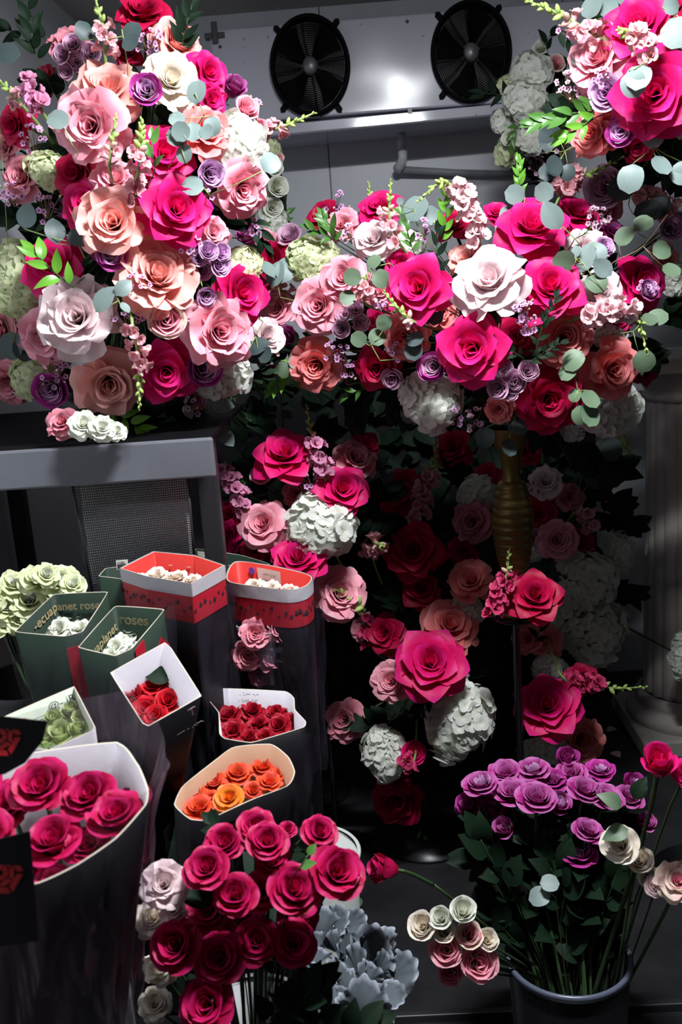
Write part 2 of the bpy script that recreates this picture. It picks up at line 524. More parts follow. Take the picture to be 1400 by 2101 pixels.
for sx, sz in ((-0.372, 2.222), (-0.126, 2.292), (-0.106, 2.262+0.03), (-0.085, 2.008), (0.36, 2.292), (0.382, 2.292), (0.36, 2.012), (0.382, 2.012), (0.19, 2.25)):
    if sz > 2.262: sz = 2.262
    MB().lathe([(0.001, -0.003), (0.004, -0.003), (0.0052, 0)], 8).obj('screw', M['steel'], ev, loc=evl((sx, AY-0.0005, sz)), quat=Quaternion((1, 0, 0), PI/2).inverted())

pp = thing('drain_pipe', 'pale plastic drain pipe bending along the grey back wall', 'pipe', (0.17, 3.4, 1.97))
pl = lambda x, y, z: Vector((x-0.17, y-3.4, z-1.97))
MB().tube([pl(.17, 3.4, 1.972), pl(.17, 3.4, 1.925), pl(.17, 3.4, 1.90)], 0.0125, 14).obj('downpipe', M['pipe'], pp)
MB().tube([pl(.17, 3.4, 1.955), pl(.17, 3.4, 1.93)], 0.0165, 14).obj('socket', M['pipe'], pp)
MB().tube([pl(.17, 3.4, 1.925), pl(.168, 3.4, 1.895), pl(.158, 3.41, 1.875), pl(.15, 3.43, 1.868)], 0.0155, 14).obj('elbow', M['pipe'], pp)
MB().tube([pl(.148, 3.44, 1.868), pl(.35, 3.465, 1.845), pl(.72, 3.47, 1.81)], 0.0115, 12).obj('wall_run', M['pipegrey'], pp)

# ------------------------------------------------------------------ metal shelf, mesh screen
sh = thing('metal_shelf', 'grey painted metal shelf with a thick scuffed front edge', 'shelf', (-0.57, 1.62, 0))
sl = lambda x, y, z: (x+0.57, y-1.62, z)
SY = 1.62
zt, zb = at(200, 914, SY).z, at(200, 995, SY).z
sxr = at(436, 930, SY).x
bevel(MB().box(sl(XL+.01, SY+0.012, zt-0.012), sl(sxr-.005, 2.25, zt-0.001)).obj('shelf_top', M['fanblack'], sh, False), 0.002)  # top sheet takes the near black of the fans
tag(sh.children[-1], 'near black shelf top')
bevel(MB().box(sl(XL+.01, SY, zb), sl(sxr+.002, SY+.014, zt)).obj('front_edge', M['galv'], sh, False), 0.004)
for lx, ly in ((sxr-.05, SY+.10), (sxr-.16, 2.2), (XL+.02, 2.2)):
    bevel(MB().box(sl(lx, ly, 0), sl(lx+.036, ly+.036, zt-.012)).obj('leg', M['meshb'], sh, False), 0.003)

ms = thing('mesh_screen', 'black woven mesh screen hanging askew under the metal shelf', 'screen', at(270, 985, 1.638))
o0 = at(270, 985, 1.638)
c00, c10, c01, c11 = at(146, 985, 1.638)-o0, at(384, 968, 1.638)-o0, at(192, 1225, 1.645)-o0, at(402, 1185, 1.645)-o0
g = MB()
NX, NY = 50, 46
pq = lambda u, v: (c00*(1-u)+c10*u)*(1-v)+(c01*(1-u)+c11*u)*v
for i in range(NX+1):
    u = i/NX
    g.tube([pq(u, v/8) for v in range(9)], 0.0008, 4, cap=False)
for j in range(NY+1):
    v = j/NY
    g.tube([pq(u/8, v) for u in range(9)], 0.0009, 4, cap=False)
tag(g.obj('mesh_weave', M['meshb'], ms, False), kind='stuff')
e = MB().tube([pq(0, 0), pq(1, 0)], 0.003, 6).tube([pq(1, 0), pq(1, 1)], 0.0025, 6).tube([pq(0, 0), pq(0, 1)], 0.002, 6)
e.obj('mesh_border', M['meshb'], ms)
o1 = at(300, 1100, 1.70)
bd = thing('polystyrene_board', 'pale board leaning behind the black mesh screen', 'board', o1)
q = [at(160, 975, 1.648)-o1, at(383, 962, 1.648)-o1, at(398, 1175, 1.655)-o1, at(190, 1200, 1.655)-o1]
bk = [v+Vector((0, 0.015, 0.0)) for v in q]
MB().add(q+bk, [(3, 2, 1, 0), (4, 5, 6, 7), (0, 1, 5, 4), (1, 2, 6, 5), (2, 3, 7, 6), (3, 0, 4, 7)]).obj('board', M['pale'], bd, False)

# ------------------------------------------------------------------ fluted pedestal column
cx = at(1412, 1450, 3.0)
CYY = 3.0
cz0, cz1 = 0.0, at(1400, 722, CYY).z
cr_ = 0.135
pc = thing('pedestal_column', 'fluted grey plaster pedestal column standing by the back wall', 'column', (cx.x, CYY, 0))
bevel(MB().box((-.20, -.20, 0), (.20, .20, .055)).obj('plinth', M['plaster'], pc, False), 0.006)
MB().lathe([(.185, .055), (.195, .07), (.195, .085), (.18, .10), (.165, .105), (.165, .12), (.17, .13), (.16, .145), (.148, .15)], 48).obj('base_moulding', M['plaster'], pc)
fl = lambda q, i: 1-0.07*abs(math.sin(q*10))**0.6
MB().lathe([(cr_*1.06*(1-.08*k/8), .15+(cz1-.29)*k/8) for k in range(9)], 200, rfun=lambda q, i: 0.93+0.07*abs(math.sin(q*10))**0.5).obj('shaft', M['plaster'], pc)
zs = cz1-.14
MB().lathe([(.132, zs), (.14, zs+.004), (.145, zs+.02), (.135, zs+.03), (.14, zs+.035), (.17, zs+.085), (.175, zs+.095)], 48).obj('capital', M['plaster'], pc)
bevel(MB().box((-.19, -.19, zs+.095), (.19, .19, cz1)).obj('abacus', M['plaster'], pc, False), 0.006)


# ------------------------------------------------------------------ petals and roses
def sm(x):
    x = np.clip(x, 0, 1)
    return x*x*(3-2*x)


def petal(phi, rho0, z0, L, W, a0, a1, a2, tipc=0.3, k=2.4, edge=0.1, ruf=0.0, spiral=0.0, flat=1.0, rng=None, nu=7, nv=7, wbase=0.3, fold=0.0):
    """one petal: bends outwards from angle a0 through a1 to a2 (degrees off the axis), wraps round the axis"""
    s = np.linspace(0, 1, 41)
    al = np.radians(a0+(a1-a0)*sm(s/0.6)+(a2-a1)*np.clip((s-0.55)/0.45, 0, 1)**1.5)
    rho = rho0+np.concatenate([[0], np.cumsum(np.sin((al[1:]+al[:-1])/2))])*L/40
    zz = z0+np.concatenate([[0], np.cumsum(np.cos((al[1:]+al[:-1])/2))])*L/40
    ss, vv = np.meshgrid(np.linspace(0, 1, nu+1), np.linspace(-1, 1, nv+1), indexing='ij')
    se = ss*(1-tipc*np.abs(vv)**k)
    r_, z_, a_ = (np.interp(se, s, q) for q in (rho, zz, al))
    wd = W*(wbase+(1-wbase)*sm(ss/0.7))
    t = vv*wd
    Rw = np.maximum(r_*flat+0.12, 0.10)
    ph = t/Rw
    dn = Rw*(np.cos(np.clip(ph, -2.6, 2.6))-1)
    lat = Rw*np.sin(np.clip(ph, -2.6, 2.6))
    p1 = rng.uniform(0, 6.28) if rng else 0
    p2 = rng.uniform(2.0, 4.5) if rng else 3
    dn = dn+edge*np.clip(np.abs(vv)-0.35, 0, 1)**2*se**1.5*2.2+spiral*vv*wd+ruf*np.sin(p2*vv*2+p1)*se**2.2+fold*np.exp(-(vv/0.12)**2)*se**2
    x = r_+np.cos(a_)*dn
    z = z_-np.sin(a_)*dn
    c, sn = math.cos(phi), math.sin(phi)
    V = np.stack([x*c-lat*sn, x*sn+lat*c, z], -1).reshape(-1, 3)
    U = np.stack([(vv+1)/2, se], -1).reshape(-1, 2)
    m = nv+1
    Fc = [(i*m+j, i*m+j+1, (i+1)*m+j+1, (i+1)*m+j) for i in range(nu) for j in range(nv)]
    return V, Fc, U


GA = 2.39996


def rose_geo(kind, seed):
    rng = random.Random(seed*31+ord(kind))
    U = rng.uniform
    heart, outer = [], []

    def H(n, r1, L0, L1, tipout, zb=0.12):
        for i in range(n):
            t = i/(n-1)
            rho = 0.025+r1*t
            heart.append(petal(i*GA+U(-.2, .2), rho, zb-0.05*t, L0+(L1-L0)*t+U(-.03, .03), (0.07+rho)*1.55, -4+8*t, 6+14*t, 16+tipout*t+U(-6, 6),
                               0.16, 2.2, 0.03+0.05*t, 0.012, 0.16*(1-t*.5), 1.0, rng, 6, 8, 0.6))

    def ring(n, rho, z0, L, W, a, tipc, k, edge, ruf, off, jit=7, fold=0.0, flat=1.0, sp=0.05):
        for i in range(n):
            outer.append(petal(off+2*PI*i/n+U(-.16, .16), rho, z0, L*U(.93, 1.06), W*U(.92, 1.08), a[0]+U(-jit, jit)*.5, a[1]+U(-jit, jit), a[2]+U(-jit, jit)*1.8,
                               tipc, k, edge*U(.6, 1.3), ruf, U(-sp, sp), flat, rng, 8, 8, 0.3, fold))
    o = U(0, 6)
    if kind == 'G':      # large open rose, reflexed pointed petals
        H(8, .15, .54, .64, 30)
        ring(3, .10, .06, .74, .46, (12, 22, 66), .30, 1.5, .14, .02, o)
        ring(4, .11, .03, .86, .52, (26, 42, 100), .42, 1.25, .20, .025, o+.5)
        ring(5, .11, 0, 1.0, .54, (44, 66, 126), .46, 1.2, .24, .025, o+1.2)
        ring(4, .09, -.04, 1.04, .58, (62, 90, 146), .46, 1.2, .24, .025, o+.2, 11)
    elif kind == 'L':    # very full rose, wide rounded wavy petals
        H(9, .20, .60, .66, 24)
        ring(3, .20, .08, .70, .56, (6, 16, 52), .16, 2.6, .08, .03, o)
        ring(4, .16, .04, .78, .60, (22, 34, 78), .18, 2.8, .10, .05, o+.7, 10)
        ring(4, .13, 0, .96, .70, (44, 60, 112), .20, 2.6, .10, .07, o+1.5, 12)
        ring(4, .11, -.04, 1.04, .72, (62, 84, 134), .22, 2.4, .08, .08, o+.3, 14)
    elif kind == 'H':    # half-open rose, rolled petal edges
        H(10, .20, .62, .72, 26)
        ring(3, .18, .06, .84, .52, (4, 12, 56), .18, 2.6, .12, .02, o)
        ring(4, .19, .02, .90, .56, (14, 24, 84), .20, 2.4, .16, .025, o+.6, 9)
        ring(5, .16, -.02, .94, .58, (30, 44, 114), .26, 2.0, .18, .035, o+1.2, 10)
    elif kind == 'S':    # small spray rose: round cup with tight whorl
        H(12, .26, .52, .60, 20)
        ring(4, .25, .03, .66, .46, (8, 12, 40), .16, 2.8, .10, .015, o)
        ring(5, .22, -.02, .72, .50, (20, 26, 76), .20, 2.6, .16, .02, o+.6)
    elif kind == 'B':    # bud, taller than wide
        H(7, .10, .95, 1.05, 10)
        ring(3, .16, .05, 1.15, .36, (10, 6, 14), .16, 2.6, .05, .01, o)
        ring(4, .16, 0, 1.15, .42, (22, 8, 34), .18, 2.4, .12, .015, o+.6)
        ring(3, .16, -.02, 1.02, .44, (34, 14, 70), .24, 2.0, .2, .02, o+1.1)
    mx = max(np.abs(np.hypot(v[0][:, 0], v[0][:, 1])).max() for v in outer)
    if kind in 'GLH': mx *= {'G': .86, 'L': .88, 'H': .92}[kind]
    for lst in (heart, outer):
        for i, (V, Fc, Uv) in enumerate(lst):
            lst[i] = (V/mx, Fc, Uv)
    return heart, outer


_geo, _msh = {}, {}


def rose_meshes(kind, col, hcol, seed):
    key = (kind, col, hcol, seed)
    if key not in _msh:
        if (kind, seed) not in _geo: _geo[(kind, seed)] = rose_geo(kind, seed)
        h, o = _geo[(kind, seed)]
        mb = MB()
        for V, Fc, U in h: mb.add(V, Fc, U)
        hm = mb.mesh('rose_heart', PET[hcol])
        pm = [mesh('rose_petal', V, Fc, PET[col], U) for V, Fc, U in o]
        _msh[key] = (hm, pm)
    return _msh[key]


def leafmesh(name, mat, ln=1.0, wd=0.42, shape='oval', curl=0.25, fold=0.10, nu=6, nv=4):
    ss, vv = np.meshgrid(np.linspace(0, 1, nu+1), np.linspace(-1, 1, nv+1), indexing='ij')
    if shape == 'round':
        prof = np.sqrt(np.clip(1-(2*ss-1)**2, 0, 1))**0.9
    elif shape == 'point':
        prof = np.sin(PI*ss**0.8)**0.9*(1-0.25*ss)
    else:
        prof = np.sin(PI*ss**0.85)**0.75
    x = ss*ln
    y = vv*wd*prof
    z = -curl*(ss-0.35)**2*ln+fold*np.abs(vv)*prof*wd*1.2
    V = np.stack([x, y, z], -1).reshape(-1, 3)
    m = nv+1
    Fc = [(i*m+j, (i+1)*m+j, (i+1)*m+j+1, i*m+j+1) for i in range(nu) for j in range(nv)]
    return mesh(name, V, Fc, mat, np.stack([(vv+1)/2, ss], -1).reshape(-1, 2))


LEAF = {}


def leafget(kind, matk, var=0):
    k = (kind, matk, var)
    if k not in LEAF:
        c = (0.15, 0.45, -0.2)[var % 3]
        if kind == 'round': LEAF[k] = leafmesh('round_leaf', M[matk], 1, .46, 'round', c, .08, 7, 6)
        elif kind == 'euc': LEAF[k] = leafmesh('eucalyptus_leaf', M[matk], 1, .36, 'oval', c, .10, 7, 6)
        elif kind == 'point': LEAF[k] = leafmesh('pointed_leaf', M[matk], 1, .22, 'point', c*1.2, .18, 7, 4)
        elif kind == 'rose': LEAF[k] = leafmesh('rose_leaf', M[matk], 1, .36, 'point', c*1.2, .14, 7, 6)
        elif kind == 'needle': LEAF[k] = leafmesh('needle_leaf', M[matk], 1, .07, 'point', c, .1, 3, 2)
    return LEAF[k]


def mk_calyx():
    mb = MB()
    mb.lathe([(.001, -.22), (.07, -.20), (.11, -.12), (.13, -.02), (.15, .05)], 8)
    for k in range(5):
        V, Fc, U = petal(2*PI*k/5, .12, .0, .5, .10, 40, 60, 100, .5, 1.2, 0, 0, 0, 1, None, 4, 2, .7)
        mb.add(V, Fc, U)
    return mb.mesh('calyx', M['calyx'])


CALYX = mk_calyx()
FACE = {}


def quat_z(n, roll):
    n = Vector(n).normalized()
    return n.to_track_quat('Z', 'Y') @ Quaternion((0, 0, 1), roll)


def facing(p, a, b):
    t = (CP-p).normalized()
    return (t+CR*a+CU*b).normalized()


def bez(p0, p1, t0, t1, n=7):
    out = []
    for i in range(n+1):
        t = i/n
        out.append((1-t)**3*p0+3*(1-t)**2*t*(p0+t0)+3*(1-t)*t*t*(p1+t1)+t**3*p1)
    return out


def local(root, pts):
    Mi = Matrix.LocRotScale(root.location, root.rotation_quaternion if root.rotation_mode == 'QUATERNION' else root.rotation_euler, root.scale).inverted()
    return [Mi @ Vector(p) for p in pts]


def corept(core, p):
    """where a stem from p meets what holds it: (centre, (rx, ry, rz)) is a foam block, a plain point is taken as it is"""
    if len(core) == 2:
        c, r = Vector(core[0]), core[1]
        d = Vector(p)-c
        q = math.sqrt(sum((d[i]/r[i])**2 for i in range(3)))
        return c+d/max(q, 1e-6)*min(1.06, q*.9)
    return Vector(core)


def add_stem(root, world, r, mat='stem', name='stem', n=5, scale=1.0):
    return MB().tube(local(root, world), r/scale, n).obj(name, M[mat], root)


HEARTCOL = {'purple': 'lav', 'peach': 'peach', 'creampink': 'pink', 'orange': 'orange', 'blush': 'blush'}
CNT = 0
BLOOMS = []


def bloom_parts(parent, kind, col, hcol, seed, sub=False):
    hm, pm = rose_meshes(kind, col, hcol, seed)
    link('bloom_heart', hm, parent)
    for m in pm:
        link('petal', m, parent)
    link('calyx', CALYX, parent)


def rose(kind, col, px, py, d, y, ab, label, group, core, hcol=None, nleaf=0, name=None, leafm='leafd', stemlen=None, thick=None):
    global CNT
    CNT += 1
    REG.append([px, py, label, False])
    P = at(px, py, y)
    if d >= 95 and group and group.startswith('roses of'):
        # blooms make room for each other: slide along the line of sight to where this one touches its neighbours least
        r0 = d/2*kk(P)
        near = [(q, rq) for q, rq in BLOOMS if (q-P).length < .3]
        cost = lambda o: sum(max(0, .85*(r0+rq)-(at(px, py, y+o)-q).length) for q, rq in near)+.45*abs(o)
        off = min((0, .012, -.012, .024, -.02, .036), key=cost)
        y += off
        P = at(px, py, y)
        BLOOMS.append((P, r0))
    n = ab.normalized() if isinstance(ab, Vector) else facing(P, *ab)
    r = d/2*kk(P)*0.985
    hgt = {'G': .30, 'L': .28, 'H': .42, 'S': .38, 'B': .75}[kind]
    base = P-n*hgt*r
    nm = name or {'G': 'garden_rose', 'L': 'garden_rose', 'H': 'rose', 'S': 'rose', 'B': 'rosebud'}[kind]
    q = quat_z(n, CNT*1.37)
    root = thing(nm, label, 'flower', base, q, r, group)
    bloom_parts(root, kind, col, hcol or HEARTCOL.get(col, col), CNT % 4)
    s0 = base-n*0.15*r
    core = corept(core, s0)
    dd = core-s0
    L = dd.length
    if stemlen: core = s0+dd*min(1, stemlen/L); L = min(L, stemlen)
    pts = bez(s0, core, -n*L*.35, (s0-core)*.25+n*0)
    add_stem(root, pts, thick or min(.0032, r*.09), 'stem', scale=r)
    for k in range(nleaf):
        t = 0.16+0.6*k/max(1, nleaf)
        p = pts[int(t*7)]
        dr = (Vector((math.cos(k*2.4+CNT), math.sin(k*2.4+CNT), 0.25+.3*math.sin(k*5+CNT))) + facing(p, 0, 0)*0.35).normalized()
        lq = leaf_quat(dr, facing(p, .2, .5))
        lo = link('leaf', leafget('rose', leafm, k), root)
        Mi = Matrix.LocRotScale(base, q, (r, r, r)).inverted()
        lo.matrix_local = Mi @ Matrix.LocRotScale(p, lq, (0.06, .06, .06))
    return root


def leaf_quat(direction, up):
    """x axis along direction, z axis as near to up as can be"""
    x = Vector(direction).normalized()
    y = Vector(up).cross(x)
    if y.length < 1e-4: y = Vector((0, 1, 0)).cross(x)
    y.normalize()
    z = x.cross(y)
    return Matrix(((x.x, y.x, z.x), (x.y, y.y, z.y), (x.z, y.z, z.z))).to_quaternion()


def spray(col, blooms, y, label, group, core, kind='S', hcol=None, ab=(0, .2)):
    """one stem that branches into several small blooms: blooms = [(px,py,d),...]"""
    global CNT
    cxp = sum(b[0] for b in blooms)/len(blooms)
    cyp = sum(b[1] for b in blooms)/len(blooms)
    C = at(cxp, cyp, y+.03)
    root = thing('spray_rose', label, 'flower', C, None, None, group)
    root.rotation_mode = 'QUATERNION'
    core = corept(core, C)
    d = (core-C)
    fork = C+d.normalized()*0.05
    add_stem(root, bez(fork, core, d*.2, -d*.3), .0026)
    for i, (px, py, dia) in enumerate(blooms):
        CNT += 1
        P = at(px, py, y+.012*((i*7) % 3-1))
        n = facing(P, ab[0]+(px-cxp)/60*.5, ab[1]-(py-cyp)/60*.5)
        r = dia/2*kk(P)
        base = P-n*.4*r
        hm, pm = rose_meshes(kind, col, hcol or HEARTCOL.get(col, col), CNT % 4)
        b = link('bloom', hm, root, base-C, quat_z(n, CNT), r)
        for m in pm: link('petal', m, b)
        link('calyx', CALYX, b)
        add_stem(root, bez(base-n*.15*r, fork, -n*.03, Vector((0, 0, 0))), .0014, 'stem_pale', 'side_stem')
    return root


# ------------------------------------------------------------------ hydrangea
def mk_floret(mat, seed):
    rng = random.Random(seed)
    mb = MB()
    for k in range(4):
        V, Fc, U = petal(k*PI/2+rng.uniform(-.1, .1), .05, 0, .95, .52, 62+rng.uniform(-8, 8), 82, 104+rng.uniform(-16, 16), .34, 2.2, .05, .05, rng.uniform(-.1, .1), 3, rng, 3, 4, .25)
        mb.add(V, Fc, U)
    mb.lathe([(.001, .07), (.07, .05), (.06, -.02)], 6)
    return mb.mesh('floret', mat)


FLO = {k: [mk_floret(HYD[k], i) for i in range(3)] for k in HYD}


def hydrangea(kind, px, py, wpx, hpx, y, label, group, core, n=58, lump=0.12, seed=0):
    rng = random.Random(seed+int(px))
    P = at(px, py, y)
    k = kk(P)
    rx, rz = wpx/2*k, hpx/2*k
    ry = min(rx, rz)*.9
    root = thing('hydrangea', label, 'flower', P, None, None, group)
    root.rotation_mode = 'QUATERNION'
    # axes of the head: right, toward camera, up
    t = facing(P, 0, 0)
    up = CU
    rt = CR
    fs = max(.0105, min(.021, (rx+rz)*.5*.30))
    mb = MB()
    V = []
    for i in range(7):
        a = PI*i/6
        for j in range(10):
            b = 2*PI*j/10
            V.append((rt*math.sin(a)*math.cos(b)*rx+t*math.sin(a)*math.sin(b)*ry+up*math.cos(a)*rz)*.74)
    mb.add(V, [(i*10+j, i*10+(j+1) % 10, (i+1)*10+(j+1) % 10, (i+1)*10+j) for i in range(6) for j in range(10)])
    mb.obj('head_core', M['stem_pale'], root)
    ga = PI*(3-math.sqrt(5))
    for i in range(n):
        zz = 1-2*(i+.5)/n
        rr = math.sqrt(1-zz*zz)
        th = ga*i
        dx, dy, dz = rr*math.cos(th), zz, rr*math.sin(th)     # dy: toward the camera
        if dy < -0.45: continue
        lu = 1+lump*math.sin(3.1*dx+seed)*math.cos(2.7*dz+seed*2)*1.4-rng.uniform(0, .16)
        pos = (rt*dx*rx+t*dy*ry+up*dz*rz)*lu*.95
        nn = (rt*dx/rx+t*dy/ry+up*dz/rz).normalized()
        nn = (nn+Vector((rng.uniform(-.4, .4), rng.uniform(-.4, .4), rng.uniform(-.4, .4)))).normalized()
        link('floret', FLO[kind][i % 3], root, pos, quat_z(nn, rng.uniform(0, 6)), fs*rng.uniform(.85, 1.2))
    core = corept(core, P)
    add_stem(root, bez(P+(core-P).normalized()*ry*.5, core, (core-P)*.2, (P-core)*.3), .0035)
    return root


# ------------------------------------------------------------------ snapdragon
def mk_snapfloret(mat, seed):
    rng = random.Random(seed)
    mb = MB()
    mb.lathe([(.10, 0), (.17, .12), (.20, .35), (.24, .55), (.26, .62)], 8)
    for k, (ph, L, W, a) in enumerate(((.45, .62, .34, (10, 30, 78)), (-.45, .62, .34, (10, 30, 78)), (PI, .55, .32, (14, 60, 118)), (PI-.95, .52, .30, (12, 62, 110)), (PI+.95, .52, .30, (12, 62, 110)))):
        V, Fc, U = petal(ph+rng.uniform(-.1, .1), .19, .45, L, W, *a, .26, 2.2, .08, .06, 0, 1.6, rng, 5, 5, .55)
        mb.add(V, Fc, U)
    V, Fc, U = petal(PI, .02, .5, .3, .22, 40, 60, 70, .2, 2, -.1, 0, 0, 1, rng, 3, 4, .8)
    mb.add(V, Fc, U)
    return mb.mesh('floret', mat)


def mk_bud(mat):
    mb = MB()
    prof = [(.001, 0), (.16, .08), (.26, .3), (.27, .52), (.2, .78), (.09, .95), (.001, 1.02)]
    mb.lathe(prof, 8, rfun=lambda q, i: 1+.08*math.cos(2*q))
    for k in range(4):
        V, Fc, U = petal(k*PI/2, .14, .02, .36, .12, 35, 15, 20, .5, 1.2, 0, 0, 0, 1, None, 3, 2, .8)
        mb.add(V, Fc, U)
    return mb.mesh('bud', mat)


SNF = {k: [mk_snapfloret(PET_, i) for i in range(2)] for k, PET_ in (('pink', M['snap_pink']), ('pale', M['snap_pale']), ('mauve', M['snap_mauve']), ('hot', M['snap_hot']))}
BUDG, BUDP = mk_bud(M['budgreen']), mk_bud(M['budpink'])


def catmull(P, n):
    out = []
    P = [2*P[0]-P[1]]+list(P)+[2*P[-1]-P[-2]]
    m = len(P)-3
    for i in range(n+1):
        u = i/n*m
        k = min(int(u), m-1)
        t = u-k
        a, b, c, d = P[k:k+4]
        out.append(0.5*((2*b)+(c-a)*t+(2*a-5*b+4*c-d)*t*t+(3*b-a-3*c+d)*t**3))
    return out


def snapdragon(col, pxs, y, label, group, core, nf=10, nb=14, size=30, ytip=None, bsize=16, fl0=0.0, fl1=0.55):
    """pxs runs from the lowest visible floret to the tip"""
    rng = random.Random(int(pxs[0][0]*7+pxs[0][1]))
    yt = y if ytip is None else ytip
    W = [at(px, py, y+(yt-y)*i/(len(pxs)-1)) for i, (px, py) in enumerate(pxs)]
    C = W[0]
    k = kk(C)
    root = thing('snapdragon', label, 'flower', C, None, None, group)
    root.rotation_mode = 'QUATERNION'
    line = catmull(W, 24)
    core = corept(core, C)
    st = bez(core, C, (C-core)*.3, -(line[1]-line[0])*4, 5)[:-1]+line
    MB().tube([p-C for p in st], [.0028]*(len(st)-8)+[.0028-.0002*i for i in range(8)], 6).obj('stem', M['stem_pale'], root)
    tot = nf+nb
    for i in range(nf):
        t = fl0+(fl1-fl0)*(i/max(1, nf-1))
        p = line[int(t*24)]
        tg = (line[min(24, int(t*24)+1)]-line[max(0, int(t*24)-1)]).normalized()
        a = i*2.4+rng.uniform(-.3, .3)
        sd = tg.orthogonal().normalized()
        sd = Quaternion(tg, a) @ sd
        if sd.dot(facing(p, 0, 0)) < -.55: sd = -sd
        dr = (sd+tg*.35).normalized()
        s = size*k*rng.uniform(.85, 1.1)*(1-.35*max(0, t-.35))
        link('floret', SNF[col][i % 2], root, p-C+sd*.0015, quat_z(dr, rng.uniform(0, 6)), s*.85)
    for i in range(nb):
        u = i/max(1, nb-1)
        t = fl1-.03+(1-fl1+.03)*u
        p = line[min(24, int(round(t*24)))]
        j = min(23, int(t*24))
        tg = (line[j+1]-line[j]).normalized()
        sd = Quaternion(tg, i*2.4) @ tg.orthogonal().normalized()
        dr = (sd*(1-.45*u)+tg*(.55+.5*u)).normalized()
        s = bsize*k*(1.15-.75*u)
        link('bud', BUDP if (u < .2 and nf) else BUDG, root, p-C, quat_z(dr, i), s*1.15)
    return root


# ------------------------------------------------------------------ foliage
def branch(name, label, cat, group, y, line_px, leaves, core, kind='round', mat='euc', twig='stem_pale', wid=.0011):
    """line_px: stem polyline from the bouquet outwards; leaves: (px,py base, length px, angle deg in the picture plane, tilt)"""
    W = [at(px, py, y+(q[0] if q else 0)) for px, py, *q in line_px]
    C = W[0]
    root = thing(name, label, cat, C, None, None, group)
    root.rotation_mode = 'QUATERNION'
    k = kk(C)
    pts = catmull(W, 4*(len(W)-1)) if len(W) > 1 else W
    core = corept(core, C)
    st = bez(core, C, (C-core)*.3, (core-C)*.2, 4)[:-1]+pts
    MB().tube([p-C for p in st], wid, 4).obj('stem', M[twig], root)
    for i, (px, py, ln, ang, *tl) in enumerate(leaves):
        p = at(px, py, y-.004*(i % 3))
        # where the leaf leaves the branch: a short stalk joins them
        a = math.radians(ang)
        tilt = tl[0] if tl else (.25, -.2, .4)[i % 3]
        t = facing(p, 0, 0)
        dr = (CR*math.cos(a)+CU*math.sin(a)+t*tilt*.6).normalized()
        up = (t+CU*.35+CR*(.3*((i % 3)-1))+(CR*-math.sin(a)+CU*math.cos(a))*tilt*.8).normalized()
        near = min(pts, key=lambda s: (s-p).length)
        lo = link('leaf', leafget(kind, mat, i), root, p-C, leaf_quat(dr, up), ln*k)
        if (near-p).length > .002:
            MB().tube([near-C, (near+p)/2-C+Vector((0, 0, -.002)), p-C], wid*.7, 4).obj('leaf_stalk', M[twig], root)
    return root


def sprig(label, base, tip, n, ln, y, group, core, kind='point', mat='leaf', name='leaf_sprig', ytip=None, opp=False, sparse=1.0, spread=50):
    """alternate leaves along a stem from base to tip (pixels)"""
    rng = random.Random(int(base[0]*3+base[1]))
    W = [at(*base, y), at((base[0]+tip[0])/2+rng.uniform(-6, 6), (base[1]+tip[1])/2+rng.uniform(-6, 6), (y+(ytip or y))/2-.008), at(*tip, ytip or y)]
    C = W[0]
    k = kk(C)
    root = thing(name, label, 'greenery', C, None, None, group)
    root.rotation_mode = 'QUATERNION'
    pts = catmull(W, 10)
    core = corept(core, C)
    st = bez(core, C, (C-core)*.3, (core-C)*.2, 4)[:-1]+pts
    MB().tube([p-C for p in st], .0011, 4).obj('stem', M['stem'], root)
    for i in range(n):
        u = (i+.6)/n
        p = pts[min(10, int(round(u*10)))]
        j = min(9, int(u*10))
        tg = (pts[j+1]-pts[j]).normalized()
        t = facing(p, 0, 0)
        sd = t.cross(tg).normalized()*(1 if i % 2 else -1)
        sp_ = math.radians(spread*(1-.65*u)+rng.uniform(-12, 12))
        dr = (tg*math.cos(sp_)+sd*math.sin(sp_)+t*rng.uniform(-.1, .45)).normalized()
        up = (t+CU*.5+sd*rng.uniform(-.5, .3)).normalized()
        link('leaf', leafget(kind, mat, i), root, p-C, leaf_quat(dr, up), ln*k*rng.uniform(.8, 1.1)*(1-.25*abs(u-.5)))
    if n:
        link('leaf', leafget(kind, mat, 0), root, pts[-1]-C, leaf_quat((pts[-1]-pts[-2]), facing(pts[-1], 0, .5)), ln*k*.8)
    return root


def mk_waxblossom(mat):
    mb = MB()
    for k in range(5):
        V, Fc, U = petal(2*PI*k/5, .22, 0, .72, .36, 55, 72, 80, .35, 2, -.05, .02, 0, 2, None, 2, 3, .5)
        mb.add(V, Fc, U)
    nf = len(mb.F)
    mb.lathe([(.001, .05), (.18, .10), (.28, .12), (.30, .04)], 7, mi=1)
    return mb.mesh('blossom', [mat, M['waxeye']])


WAX = {'wax': mk_waxblossom(M['wax']), 'waxp': mk_waxblossom(M['waxp'])}


